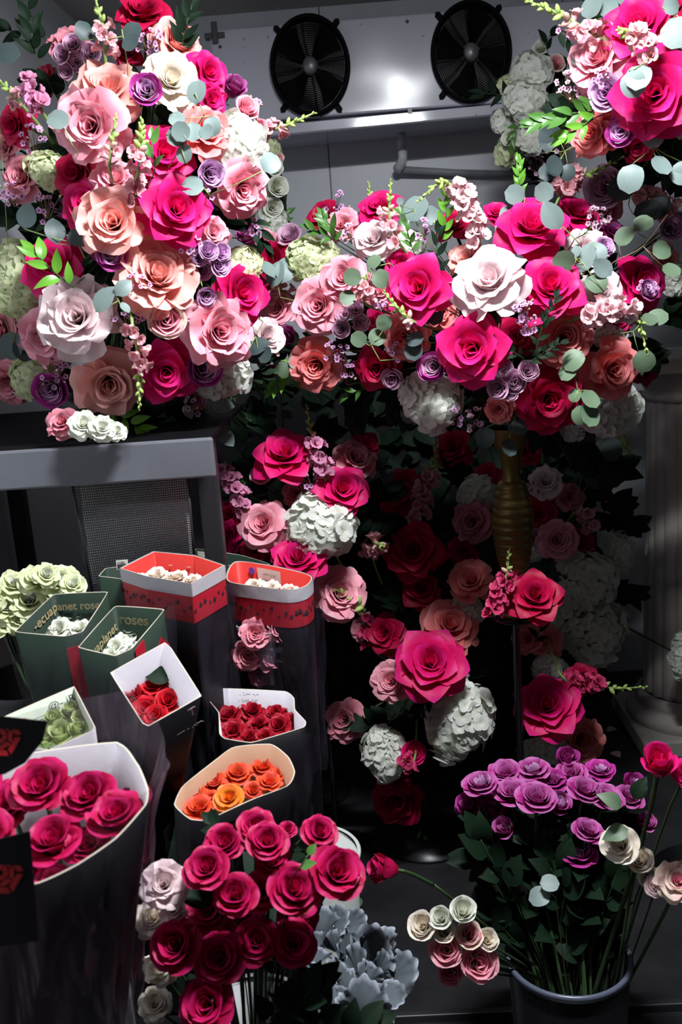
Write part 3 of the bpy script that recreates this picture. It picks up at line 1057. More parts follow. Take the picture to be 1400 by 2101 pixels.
def waxflower(label, px, py, spread, y, group, core, n=16, mat='wax', size=11, dirn=(0, 1)):
    rng = random.Random(int(px+py*3))
    C = at(px-dirn[0]*spread*.5, py+dirn[1]*spread*.5, y+.03)
    k = kk(C)
    root = thing('waxflower_sprig', label, 'flower', C, None, None, group)
    root.rotation_mode = 'QUATERNION'
    tw = MB()
    core = corept(core, C)
    tw.tube([p-C for p in bez(core, C, (C-core)*.3, (core-C)*.2, 4)], .0011, 4)
    for i in range(n):
        a, r = rng.uniform(0, 6.28), spread*.5*math.sqrt(rng.uniform(0.02, 1))
        p = at(px+r*math.cos(a), py+r*math.sin(a), y+rng.uniform(-.02, .02))
        tw.tube([Vector((0, 0, 0)), (p-C)*.55+Vector((0, .004, .004)), p-C], .0006, 3, cap=False)
        nn = facing(p, math.cos(a)*.6, -math.sin(a)*.6+.3)
        if i % 4 == 3:
            link('bud', BUDP, root, p-C, quat_z(nn, i), size*.8*k)
        else:
            link('blossom', WAX[mat], root, p-C, quat_z(nn, i), size*.62*k*rng.uniform(.85, 1.2))
    tw.obj('twig', M['twig'], root)
    return root


# ------------------------------------------------------------------ what holds the flowers
def foam(label, c, rx, ry, rz, rot=0):
    rng = random.Random(int(c[0]*1000))
    mb = MB()
    n, m = 14, 22
    V = []
    for i in range(n+1):
        a = PI*i/n
        for j in range(m):
            b = 2*PI*j/m
            l = 1+.07*math.sin(4*b+3*a)+.05*math.sin(7*a+2*b)
            V.append((math.sin(a)*math.cos(b)*rx*l, math.sin(a)*math.sin(b)*ry*l, math.cos(a)*rz*l))
    mb.add(V, [(i*m+j, (i+1)*m+j, (i+1)*m+(j+1) % m, i*m+(j+1) % m) for i in range(n) for j in range(m)])
    o = mb.obj('floral_foam', M['moss'], loc=c)
    return tag(o, label, 'floral foam')


REG = []


def greenery(label, c, rx, ry, rz, n, ln, seed):
    """the uncountable dark leaves packed between the stems of a bouquet"""
    rng = random.Random(seed)
    lm = leafget('rose', 'leafd', seed)
    LV = [v.co.copy() for v in lm.vertices]
    LF = [tuple(p.vertices) for p in lm.polygons]
    LU = [(.5, (i//7)/7) for i in range(len(LV))]
    mb = MB()
    for i in range(n):
        d = Vector((rng.gauss(0, 1), rng.gauss(0, 1), rng.gauss(0, 1))).normalized()
        f = rng.uniform(.45, 1)
        p = Vector((d.x*rx, d.y*ry, d.z*rz))*f
        dr = (d+Vector((rng.uniform(-1, 1), rng.uniform(-1, 1), rng.uniform(-1, 1)))*.9).normalized()
        q = leaf_quat(dr, (rng.uniform(-.5, .5), -.7, .6))
        z = ln*rng.uniform(.7, 1.2)
        mb.add([p+(q @ v)*z for v in LV], LF, LU)
        mb.tube([p*.3, p], .0009, 3, cap=False)
    o = mb.obj('foliage', M['leafd'], loc=c)
    return tag(o, label, 'greenery', kind='stuff')


def beside(pre, px, py):
    """names a leaf sprig by the nearest flower not yet used for it"""
    c = min((r for r in REG if not r[3] and len(r[2].split()) <= 11), key=lambda r: (r[0]-px)**2+(r[1]-py)**2)
    c[3] = True
    return pre+c[2]


class Bouquet:
    def __init__(s, cx, cy, rx, ry, y0, bulge, core, name):
        s.__dict__.update(cx=cx, cy=cy, rx=rx, ry=ry, y0=y0, b=bulge, core=core, name=name)

    def y(s, px, py, dd=0):
        q = ((px-s.cx)/s.rx)**2+((py-s.cy)/s.ry)**2
        return s.y0-s.b*math.sqrt(max(0, 1-q))+dd

    def ab(s, px, py):
        return (.75*(px-s.cx)/s.rx, .12-.6*(py-s.cy)/s.ry)

    def roses(s, rows):
        for ln in rows.strip().splitlines():
            kc, pos, d, ab, dd, label = [x.strip() for x in ln.split('|')]
            kind, col = kc.split()
            hc = None
            if '/' in col: col, hc = col.split('/')
            px, py = map(float, pos.split(','))
            a = tuple(map(float, ab.split(','))) if ab else s.ab(px, py)
            rose(kind, col, px, py, float(d)*1.07, s.y(px, py, float(dd or 0)), a, label, 'roses of the '+s.name, s.core, hc)

    def hyds(s, rows):
        for i, (kind, px, py, w_, h_, dd, label) in enumerate(rows):
            hydrangea(kind, px, py, w_, h_, s.y(px, py, dd), label, 'hydrangeas of the '+s.name, s.core, seed=i, n=int(54+(w_+h_)*.30))

    def sprays(s, rows):
        for col, bl, dd, label, *ab in rows:
            px, py = bl[0][:2]
            spray(col, bl, s.y(px, py, dd), label, 'spray roses of the '+s.name, s.core, ab=ab[0] if ab else s.ab(px, py))

    def snaps(s, rows):
        for col, pts, dd, label, kw in rows:
            snapdragon(col, pts, s.y(*pts[0], dd), label, 'snapdragons of the '+s.name, s.core, **kw)

    def waxes(s, rows):
        for px, py, sp_, dd, label, *kw in rows:
            waxflower(label, px, py, sp_, s.y(px, py, dd), 'waxflower of the '+s.name, s.core, **(kw[0] if kw else {}))

    def eucs(s, rows):
        for line, leaves, dd, label, *kw in rows:
            branch('eucalyptus_branch', label, 'greenery', 'eucalyptus of the '+s.name, s.y(*line[0][:2], dd), line, leaves, s.core, **(kw[0] if kw else {}))

    def sprigs(s, rows):
        for base, tip, n, ln, dd, mat, label, *kw in rows:
            sprig(label, base, tip, n, ln, s.y(*base, dd), 'leaf sprigs of the '+s.name, s.core, mat=mat, **(kw[0] if kw else {}))

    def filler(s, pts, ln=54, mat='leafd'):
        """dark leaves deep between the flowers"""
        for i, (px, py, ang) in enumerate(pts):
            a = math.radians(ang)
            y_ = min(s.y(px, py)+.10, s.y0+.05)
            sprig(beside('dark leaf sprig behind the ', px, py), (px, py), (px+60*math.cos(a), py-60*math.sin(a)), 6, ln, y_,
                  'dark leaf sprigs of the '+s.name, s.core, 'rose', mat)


# ================================================================== the shelf bouquet
LB = Bouquet(250, 440, 350, 480, 1.98, .32, (at(265, 480, 2.03), (.15, .10, .26)), 'shelf bouquet')
foam('dark floral foam tower buried inside the shelf bouquet', at(265, 480, 2.03), .15, .10, .26)
fc = at(265, 800, 2.0)
bt = thing('flower_tray', 'black tray under the foam of the shelf bouquet', 'tray', (fc.x, 2.0, zt))
MB().lathe([(.001, 0), (.15, 0), (.17, .07), (.165, .07), (.147, .012), (.001, .01)], 32).obj('tray_dish', M['bucketb'], bt)
MB().tube([(0, 0, .01), (0, .02, .09)], .03, 10).obj('stem_post', M['black'], bt)
LB.roses('''
G crimson | 295,30 | 108 | -.1,.95 | 0 | crimson rose seen from the side at the very top of the shelf bouquet
L dusty | 140,92 | 80 | -.3,.8 | .05 | dusty pink rose behind the lavender cluster at the top of the shelf bouquet
L peach | 362,92 | 110 | .5,.7 | .02 | peach rose with upright petals beside the top crimson rose
L peach | 222,188 | 140 | -.1,.75 | .02 | peach rose facing up behind the big pale pink rose
L pink | 188,258 | 152 | -.25,.1 | -.06 | big pale pink rose with a tight dark centre high in the shelf bouquet
L cream | 350,166 | 112 | .15,.45 | -.03 | cream white rose high in the shelf bouquet
S purple | 302,186 | 68 | -.1,.25 | -.05 | purple rose with a lavender centre beside the cream white rose
G hot | 426,150 | 92 | .6,.45 | 0 | hot pink rose at the upper edge of the shelf bouquet right of the cream rose
L hot | 432,205 | 74 | .7,.1 | .01 | small hot pink rose tucked under another one beside the cream rose
B magenta | 478,182 | 52 | .5,.9 | .02 | magenta rosebud pointing up toward the first fan grille
G crimson | 528,300 | 52 | .9,.1 | .03 | small crimson rose by the snapdragon that points at the fan
L coral | 418,272 | 112 | .35,.5 | 0 | coral rose between the grey leaves and the white hydrangea
L pink | 495,388 | 116 | .5,-.25 | -.03 | pale pink rose hanging below the white hydrangea near the drain pipe wall
S lav | 430,357 | 58 | .3,.0 | -.04 | lavender rose above the pale pink rose on the edge of the shelf bouquet
G hot | 335,318 | 125 | .2,.3 | .02 | hot pink rose behind the green snapdragon buds of the shelf bouquet
G crimson | 158,355 | 100 | -.5,.3 | .04 | dark crimson rose under the big pale pink rose
L pink | 236,372 | 105 | -.1,.6 | 0 | pink rose under the tall snapdragon buds
G hot | 178,418 | 108 | -.4,.4 | .01 | hot pink rose left of the pink rose in the middle of the shelf bouquet
G hot | 360,432 | 142 | .2,.25 | -.06 | wide hot pink rose with pointed petals in the middle of the shelf bouquet
L peach | 232,458 | 142 | -.1,.25 | -.04 | large pale peach rose in the middle of the shelf bouquet
L pink | 436,478 | 72 | .3,.3 | -.02 | small pale pink rose below the wide hot pink rose
G crimson | 32,256 | 84 | -.8,.1 | .03 | crimson rose on the wall side of the shelf bouquet
L dusty | 48,362 | 95 | -.7,.3 | .04 | dusty pink rose on the wall side above the green white hydrangea
S purple/lav | 228,522 | 74 | -.05,.15 | -.05 | lavender rose with a magenta rim below the large pale peach rose
G hot | 108,550 | 122 | -.4,.3 | -.01 | hot pink rose half covered by green leaves in the shelf bouquet
L peach | 322,570 | 158 | .1,.55 | -.05 | very wide peach rose in the lower middle of the shelf bouquet
G hot | 492,605 | 125 | .65,.3 | -.02 | hot pink rose with folded petals at the corner of the shelf bouquet
L blush | 158,652 | 160 | -.2,.2 | -.07 | big blush white rose with a spiral centre low in the shelf bouquet
L pink | 95,690 | 118 | -.4,-.2 | -.01 | pink rose tucked behind the big blush white rose
S creampink | 341,656 | 80 | .05,.05 | -.08 | small cream rose with a pink centre under the very wide peach rose
L pink | 450,680 | 142 | .35,.1 | -.06 | large pink rose with a deep pink heart low in the shelf bouquet
L blush | 546,692 | 80 | .5,.4 | -.01 | white rose beside the large pink rose at the corner of the shelf bouquet
L peach | 225,786 | 140 | .05,-.3 | -.06 | peach rose above the metal shelf with a coral heart
G hot | 342,762 | 130 | .0,-.2 | -.05 | deep hot pink rose facing forward above the metal shelf
S purple/lav | 415,755 | 78 | .3,.0 | -.07 | purple rose with a lavender centre over the low white hydrangea
S purple/lav | 106,797 | 76 | -.25,-.2 | -.05 | purple rose lowest on the wall side of the shelf bouquet
L dusty | 2,678 | 90 | -.8,0 | 0 | dusty pink rose cut by the picture edge beside the blush white rose
L dusty | 22,785 | 86 | -.6,-.4 | .0 | dusty pink rose hanging over the wall end of the shelf
L dusty | 128,868 | 66 | -.3,.4 | -.26 | dusty pink rose lying on the dark shelf top
L white | 172,872 | 62 | 0,.5 | -.26 | first white rose lying on the shelf top
L white | 210,878 | 58 | .1,.5 | -.27 | second white rose lying on the shelf top
L white | 240,886 | 40 | .1,.5 | -.27 | smallest white rose on the shelf top by the bright leaves
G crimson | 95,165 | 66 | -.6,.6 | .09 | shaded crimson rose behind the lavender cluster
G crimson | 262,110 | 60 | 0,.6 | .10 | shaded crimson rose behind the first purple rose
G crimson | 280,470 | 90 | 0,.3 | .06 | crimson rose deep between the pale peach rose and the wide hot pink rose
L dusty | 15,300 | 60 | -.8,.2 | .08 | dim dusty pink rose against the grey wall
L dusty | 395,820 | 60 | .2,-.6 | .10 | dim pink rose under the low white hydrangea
''')
LB.sprays([
    ('mauve', [(130, 112, 44), (157, 127, 46), (187, 112, 44), (152, 92, 42), (138, 146, 38), (165, 98, 36)], 0, 'lavender spray rose cluster at the top of the shelf bouquet', (-.3, .2)),
    ('lav', [(425, 518, 46), (448, 545, 50), (413, 552, 52), (408, 530, 40), (452, 520, 42), (423, 606, 46)], -.04, 'lavender spray rose cluster beside the very wide peach rose', (.3, .1)),
    ('pink', [(504, 226, 58), (531, 263, 42)], .0, 'two light pink spray roses climbing the bouquet edge by the fan', (.6, .5)),
])
LB.hyds([
    ('white', 492, 300, 105, 130, -.01, 'white hydrangea brightly lit above the pale pink rose of the shelf bouquet'),
    ('green', 96, 348, 80, 74, .05, 'small green white hydrangea under the dark crimson rose'),
    ('green', 36, 578, 100, 150, .02, 'tall pale green hydrangea on the wall side of the shelf bouquet'),
    ('lemon', 500, 540, 76, 74, .03, 'lemon tinted hydrangea beside the lavender cluster'),
    ('white', 455, 768, 120, 100, -.02, 'white hydrangea low at the corner of the shelf bouquet'),
    ('green', 66, 775, 100, 90, -.01, 'green white hydrangea behind the lowest purple rose'),
])
LB.snaps([
    ('pink', [(215, 110), (212, 60), (196, 0)], -.03, 'snapdragon with few pink florets rising past the top of the picture', dict(nf=6, nb=10, size=32)),
    ('pink', [(284, 352), (288, 300), (291, 248)], -.09, 'snapdragon with fat green buds in front of the hot pink rose', dict(nf=5, nb=18, size=30, bsize=20, fl1=.3)),
    ('pink', [(224, 338), (231, 290), (238, 238)], -.10, 'slender snapdragon buds over the big pale pink rose', dict(nf=3, nb=12, size=26, bsize=16, fl1=.25)),
    ('mauve', [(88, 232), (72, 195), (48, 165)], -.02, 'pink snapdragon on the wall side of the shelf bouquet', dict(nf=12, nb=2, size=34, fl1=.95)),
    ('pink', [(45, 215), (22, 190), (-6, 160)], -.02, 'green tipped snapdragon crossing the picture edge', dict(nf=3, nb=10, size=26, fl1=.3)),
    ('pink', [(538, 272), (585, 258), (645, 232)], .0, 'snapdragon pointing sideways in front of the fan casing', dict(nf=5, nb=13, size=28, bsize=14, fl1=.4)),
    ('pink', [(272, 668), (284, 730), (286, 790), (286, 838)], -.12, 'snapdragon hanging with green buds over the deep hot pink rose', dict(nf=8, nb=15, size=32, bsize=15, fl1=.45)),
    ('pink', [(285, 420), (282, 390), (275, 360)], -.05, 'pink snapdragon florets at the stem under the fat buds', dict(nf=8, nb=0, size=32, fl1=1)),
])
LB.waxes([
    (302, 80, 60, -.03, 'lilac waxflower below the top crimson rose'),
    (28, 392, 60, 0, 'lilac waxflower over the dusty pink rose by the wall'),
    (95, 425, 70, .02, 'lilac waxflower between the two hot pink roses'),
    (278, 590, 60, -.08, 'lilac waxflower between the blush white and peach roses'),
    (258, 660, 70, -.08, 'lilac waxflower beside the small cream rose', dict(n=14)),
    (110, 765, 60, -.06, 'lilac waxflower above the lowest purple rose'),
    (388, 500, 48, -.06, 'lilac waxflower left of the lavender cluster'),
    (403, 828, 44, -.03, 'drooping waxflower under the low white hydrangea', dict(n=10, dirn=(0, -1))),
    (422, 395, 36, -.05, 'pale waxflower under the lavender rose', dict(n=8)),
    (520, 215, 46, .0, 'waxflower behind the two light pink spray roses', dict(n=10)),
    (70, 285, 70, .04, 'dim waxflower below the pink snapdragon by the wall', dict(n=14)),
    (520, 470, 40, .0, 'lilac waxflower by the lemon hydrangea', dict(n=9)),
])
LB.eucs([
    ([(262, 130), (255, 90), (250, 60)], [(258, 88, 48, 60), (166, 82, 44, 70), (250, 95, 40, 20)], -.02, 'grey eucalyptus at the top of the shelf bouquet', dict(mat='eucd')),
    ([(150, 300), (130, 262)], [(98, 236, 48, -25)], -.10, 'single grey eucalyptus leaf beside the big pale pink rose'),
    ([(420, 235), (408, 210), (400, 190)], [(400, 214, 50, 82)], -.09, 'grey eucalyptus leaf over the cream white rose'),
    ([(372, 300), (362, 265), (360, 235)], [(348, 236, 36, -30), (340, 275, 44, -12), (362, 290, 42, 65), (395, 250, 42, -90), (432, 238, 40, -80), (410, 280, 34, 30), (382, 336, 40, 100)], -.10, 'eucalyptus with seven small grey leaves in front of the coral rose'),
    ([(430, 400), (410, 375)], [(372, 378, 48, -10), (540, 350, 46, 45)], -.09, 'grey eucalyptus leaves over the wide hot pink rose'),
    ([(175, 530), (160, 500)], [(136, 482, 66, -10), (115, 500, 60, 95), (50, 470, 55, 80)], -.06, 'dark eucalyptus leaves over the hot pink rose with green leaves', dict(mat='eucd', kind='euc')),
    ([(255, 640), (240, 610), (235, 590)], [(196, 640, 66, 55), (238, 606, 46, 45), (250, 620, 30, -60)], -.13, 'blue grey eucalyptus in front of the big blush white rose', dict(kind='euc')),
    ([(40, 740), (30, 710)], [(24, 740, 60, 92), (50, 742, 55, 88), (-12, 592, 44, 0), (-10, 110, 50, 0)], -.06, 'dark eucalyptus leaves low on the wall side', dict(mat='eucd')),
    ([(430, 840), (445, 870), (462, 885)], [(450, 882, 46, -48), (432, 828, 50, -5), (380, 830, 36, -70)], -.02, 'eucalyptus hanging over the shelf end by the metal corner', dict(kind='euc')),
    ([(540, 660), (525, 690)], [(500, 720, 60, 20), (495, 745, 52, 5), (535, 745, 40, 60)], .02, 'grey blue eucalyptus under the white corner rose', dict(mat='eucd', kind='euc')),
])
LB.sprigs([
    ((80, 130), (62, 20), 9, 50, .0, 'leafd', 'dark green leaf sprig at the top wall side of the shelf bouquet'),
    ((100, 80), (15, 62), 5, 46, .02, 'leafd', 'dark green leaf sprig reaching toward the grey wall'),
    ((370, 110), (396, 5), 8, 54, .02, 'leafd', 'dark green leaf sprig rising beside the peach rose'),
    ((150, 590), (72, 520), 6, 58, -.10, 'leafb', 'bright green leaves over the hot pink rose', dict(spread=60)),
    ((318, 350), (312, 290), 3, 44, -.09, 'leaf', 'green leaves between the fat buds and the hot pink rose'),
    ((225, 840), (288, 880), 6, 44, -.06, 'leafb', 'bright green leaves hanging over the shelf edge', dict(spread=65)),
    ((505, 440), (545, 500), 6, 46, .03, 'leafd', 'dark leaf sprig under the pale pink edge rose'),
    ((110, 430), (95, 520), 4, 48, .02, 'leafd', 'dark leaves behind the tall pale green hydrangea'),
    ((440, 235), (470, 270), 4, 40, .03, 'leaf', 'green leaves beside the magenta rosebud'),
])
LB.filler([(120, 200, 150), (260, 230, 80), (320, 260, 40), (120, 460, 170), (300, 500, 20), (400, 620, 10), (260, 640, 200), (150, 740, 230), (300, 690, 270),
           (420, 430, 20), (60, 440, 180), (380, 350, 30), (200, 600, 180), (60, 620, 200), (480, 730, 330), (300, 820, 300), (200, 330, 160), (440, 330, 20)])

# ================================================================== the vase bouquet
VY = 2.12
VB = Bouquet(985, 640, 440, 285, 2.16, .30, (at(1045, 720, VY), (.20, .13, .14)), 'vase bouquet')
foam('dark floral foam ball inside the vase bouquet', at(1045, 720, VY), .20, .13, .14)
VB.roses('''
G hot | 1020,438 | 60 | .1,.8 | .04 | small hot pink rose behind the tall pale pink snapdragon
G crimson | 932,462 | 74 | -.2,.7 | .02 | crimson rose behind the pale pink snapdragon of the vase bouquet
G hot | 1092,468 | 150 | .15,.75 | -.05 | hot pink rose with a white grey leaf lying on it
G hot | 1182,442 | 92 | .4,.8 | .01 | hot pink rose beside the pale waxflower tuft
G magenta | 1256,476 | 64 | .5,.7 | .03 | small magenta rose behind the thin twig of the vase bouquet
L blush | 1005,578 | 150 | -.15,.55 | -.09 | huge blush white rose glowing in the middle of the vase bouquet
G hot | 1130,590 | 142 | .2,.55 | -.08 | hot pink rose right of the huge blush white rose
L peach | 955,532 | 76 | -.3,.6 | .01 | peach rose hidden behind the huge blush white rose
L blush | 1206,508 | 88 | .3,.8 | .0 | brightly lit white rose behind grey leaf blades
L blush | 1232,602 | 100 | .45,.3 | -.02 | blush rose under the pale grey leaves of the vase bouquet
G hot | 1315,580 | 118 | .7,.35 | .0 | hot pink rose on the column side of the vase bouquet
S magenta/lav | 1326,597 | 48 | .6,.3 | -.05 | small lavender rose in front of the column side hot pink rose
L coral | 1158,692 | 112 | .25,.1 | -.04 | coral rose behind the dark myrtle leaves
G hot | 970,716 | 142 | -.15,.0 | -.10 | hot pink rose with a deep red heart above the gold vase
L coral | 1255,757 | 122 | .55,-.1 | -.03 | coral rose in profile above the large white hydrangea
L coral | 1025,840 | 60 | -.1,-.2 | -.06 | small coral rose touching the neck of the gold vase
G crimson | 1125,818 | 140 | .2,-.25 | -.07 | crimson rose lowest in the vase bouquet
S purple/mauve | 890,752 | 62 | -.3,-.1 | -.06 | lavender rose over the low white hydrangea of the vase bouquet
L peach | 1365,532 | 72 | .8,.4 | .06 | peach rose on the outer column side
G crimson | 1325,760 | 60 | .8,-.2 | .14 | dark crimson rose in shade by the pedestal capital
L dusty | 1165,760 | 70 | .3,-.2 | .06 | shaded pink rose behind the crimson lowest rose
G hot | 860,592 | 136 | -.3,.25 | -.07 | big hot pink rose with many folds on the wing of the vase bouquet
G hot | 820,540 | 66 | -.3,.6 | .03 | small hot pink rose behind the big folded one
L pink | 706,572 | 100 | -.2,.3 | -.01 | pale pink rose with a deep heart on the wing of the vase bouquet
L pink | 655,628 | 108 | -.35,.1 | -.02 | pink rose crossed by a curved snapdragon stem
G hot | 780,428 | 92 | -.2,.9 | .03 | hot pink rose seen from the side under the drain pipe
L blush | 768,492 | 84 | -.2,.6 | .0 | pale blush rose beside the upright snapdragon stem
G crimson | 664,442 | 66 | -.5,.6 | .06 | crimson rose with leaves at the upper wing of the vase bouquet
L pink | 705,462 | 70 | -.3,.6 | .04 | pink rose with waxflower at the upper wing of the vase bouquet
G crimson | 562,540 | 100 | -.6,.4 | .02 | dark crimson rose behind the grey leaf where the bouquets meet
B magenta | 592,692 | 46 | -.4,.2 | .0 | magenta rosebud beside the white corner rose
B hot | 560,758 | 30 | -.4,-.3 | .02 | tiny hot pink bud hanging below the wing
L coral | 650,748 | 108 | -.3,-.25 | -.03 | coral pink rose lowest on the wing of the vase bouquet
G hot | 778,655 | 54 | -.1,.2 | .03 | small hot pink rose beside the four lavender ones
L coral | 832,690 | 96 | -.2,-.1 | .0 | coral rose under the big folded hot pink rose
G crimson | 775,755 | 90 | -.2,-.4 | .03 | crimson rose in shade under the wing
B mauve | 805,775 | 48 | -.1,-.3 | -.02 | mauve rosebud in front of the shaded crimson rose
B magenta | 512,486 | 50 | -.5,.6 | .05 | magenta bud behind the dark leaf near the shelf bouquet
L pink | 546,492 | 46 | -.4,.6 | .05 | very small pale pink rose near the white back flowers
S mauve | 597,488 | 56 | -.4,.7 | .03 | single mauve rose pointing up between the bouquets
L pink | 570,635 | 76 | -.4,.2 | .0 | pink rose behind the base of the curved snapdragon
L pink | 780,600 | 70 | -.1,.3 | .04 | pink rose in shade left of the big folded hot pink rose
G hot | 1270,660 | 60 | .5,.2 | .06 | hot pink rose half hidden behind the hanging snapdragon
L coral | 905,640 | 70 | -.2,.1 | .06 | coral rose in shade behind the huge blush rose
G crimson | 1060,690 | 80 | 0,0 | .07 | crimson rose in shade between myrtle leaves
''')
VB.sprays([
    ('mauve', [(1024, 797, 50), (1057, 783, 54), (1035, 760, 46), (1083, 762, 48), (1049, 806, 34)], -.10, 'lavender spray rose cluster above the gold vase', (-.1, 0)),
    ('mauve', [(702, 674, 42), (740, 661, 42), (706, 646, 36), (731, 634, 36)], -.02, 'four lavender spray roses on the wing of the vase bouquet', (-.1, .1)),
    ('lav', [(1238, 510, 48), (1220, 530, 40)], -.03, 'two lavender spray roses beside grey leaf blades', (.4, .4)),
    ('lav', [(1376, 470, 56), (1395, 455, 40)], -.02, 'lavender spray rose at the picture edge beside pink snapdragon', (.3, .3)),
])
VB.hyds([
    ('green', 640, 532, 108, 90, .0, 'green white hydrangea between the shelf and vase bouquets'),
    ('white', 885, 822, 120, 120, .02, 'white hydrangea under the lavender rose of the vase bouquet'),
    ('white', 1250, 830, 130, 130, .03, 'large white hydrangea low on the column side of the vase bouquet'),
    ('white', 830, 500, 90, 60, .08, 'white hydrangea behind the small green ivy leaves'),
    ('white', 1392, 575, 56, 70, .0, 'white hydrangea cut by the picture edge beside the peach rose'),
    ('white', 1175, 880, 60, 50, .05, 'small white hydrangea tuft under the crimson lowest rose'),
    ('white', 1250, 690, 60, 50, .06, 'white hydrangea glimpsed behind the hanging snapdragon'),
])
VB.snaps([
    ('pale', [(985, 500), (965, 440), (945, 395), (905, 375), (860, 412)], -.04, 'pale pink snapdragon with a drooping bud tip against the grey wall', dict(nf=22, nb=15, size=34, bsize=16, fl1=.6)),
    ('pink', [(820, 500), (800, 450), (800, 410), (802, 372)], .0, 'upright snapdragon rising over the pale blush rose', dict(nf=7, nb=13, size=30, bsize=13, fl1=.45)),
    ('pale', [(765, 430), (760, 405), (757, 376)], .05, 'short green snapdragon tip behind the hot pink side rose', dict(nf=0, nb=10, bsize=12, fl1=.1)),
    ('pink', [(550, 605), (580, 597), (612, 618), (650, 645), (700, 638)], -.08, 'snapdragon with a curved stem of buds over the pink rose', dict(nf=5, nb=13, size=27, bsize=12, fl1=.45)),
    ('pink', [(745, 620), (755, 590), (752, 565)], -.05, 'peach pink snapdragon under the round eucalyptus leaves', dict(nf=8, nb=4, size=28, bsize=12, fl1=.8)),
    ('pale', [(848, 660), (828, 645), (808, 625), (790, 600)], -.09, 'green snapdragon buds in front of the big folded hot pink rose', dict(nf=1, nb=16, size=20, bsize=16, fl1=.1)),
    ('pale', [(1195, 650), (1240, 640), (1285, 630), (1312, 660), (1328, 725)], -.10, 'pink snapdragon with its green tip hanging on the column side', dict(nf=22, nb=18, size=36, bsize=16, fl1=.6)),
    ('pink', [(1150, 400), (1175, 368), (1225, 350), (1292, 315)], .02, 'snapdragon pointing up toward the bouquet over the column', dict(nf=12, nb=17, size=34, bsize=15, fl1=.4)),
    ('pink', [(1385, 440), (1345, 420), (1312, 395), (1300, 342)], -.02, 'pink snapdragon with an upright green tip at the picture edge', dict(nf=18, nb=13, size=36, bsize=14, fl1=.62)),
])
VB.waxes([
    (690, 420, 60, .0, 'lilac waxflower high on the wing of the vase bouquet'),
    (725, 480, 44, .0, 'pale waxflower under the pink upper wing rose', dict(mat='waxp')),
    (1226, 446, 50, -.04, 'pale waxflower tuft beside the hot pink rose of the vase bouquet', dict(mat='waxp', n=22)),
    (1075, 640, 56, -.12, 'lilac waxflower tuft under the huge blush white rose', dict(n=26)),
    (1085, 670, 34, -.11, 'small waxflower tuft above the myrtle leaves', dict(n=12)),
    (690, 722, 50, -.03, 'lilac waxflower beside the coral pink wing rose', dict(n=14)),
    (712, 765, 50, .0, 'dark lilac waxflower low on the wing', dict(n=14)),
    (820, 720, 44, -.02, 'lilac waxflower in shade under the coral rose', dict(n=10)),
    (936, 850, 50, -.03, 'lilac waxflower over the low white hydrangea', dict(n=16)),
    (970, 860, 50, -.02, 'pale waxflower left of the gold vase neck', dict(mat='waxp', n=12)),
    (872, 470, 44, .03, 'lilac waxflower by the crimson rose under the wall', dict(n=10)),
    (790, 630, 36, -.03, 'lilac waxflower beside the green snapdragon buds', dict(n=9)),
    (1330, 590, 40, -.07, 'lilac waxflower on the column side hot pink rose', dict(n=9)),
    (1165, 850, 40, -.02, 'dim waxflower under the pair of hanging leaves', dict(n=9)),
    (1190, 540, 40, -.05, 'white waxflower under the brightly lit white rose', dict(mat='waxp', n=10)),
])
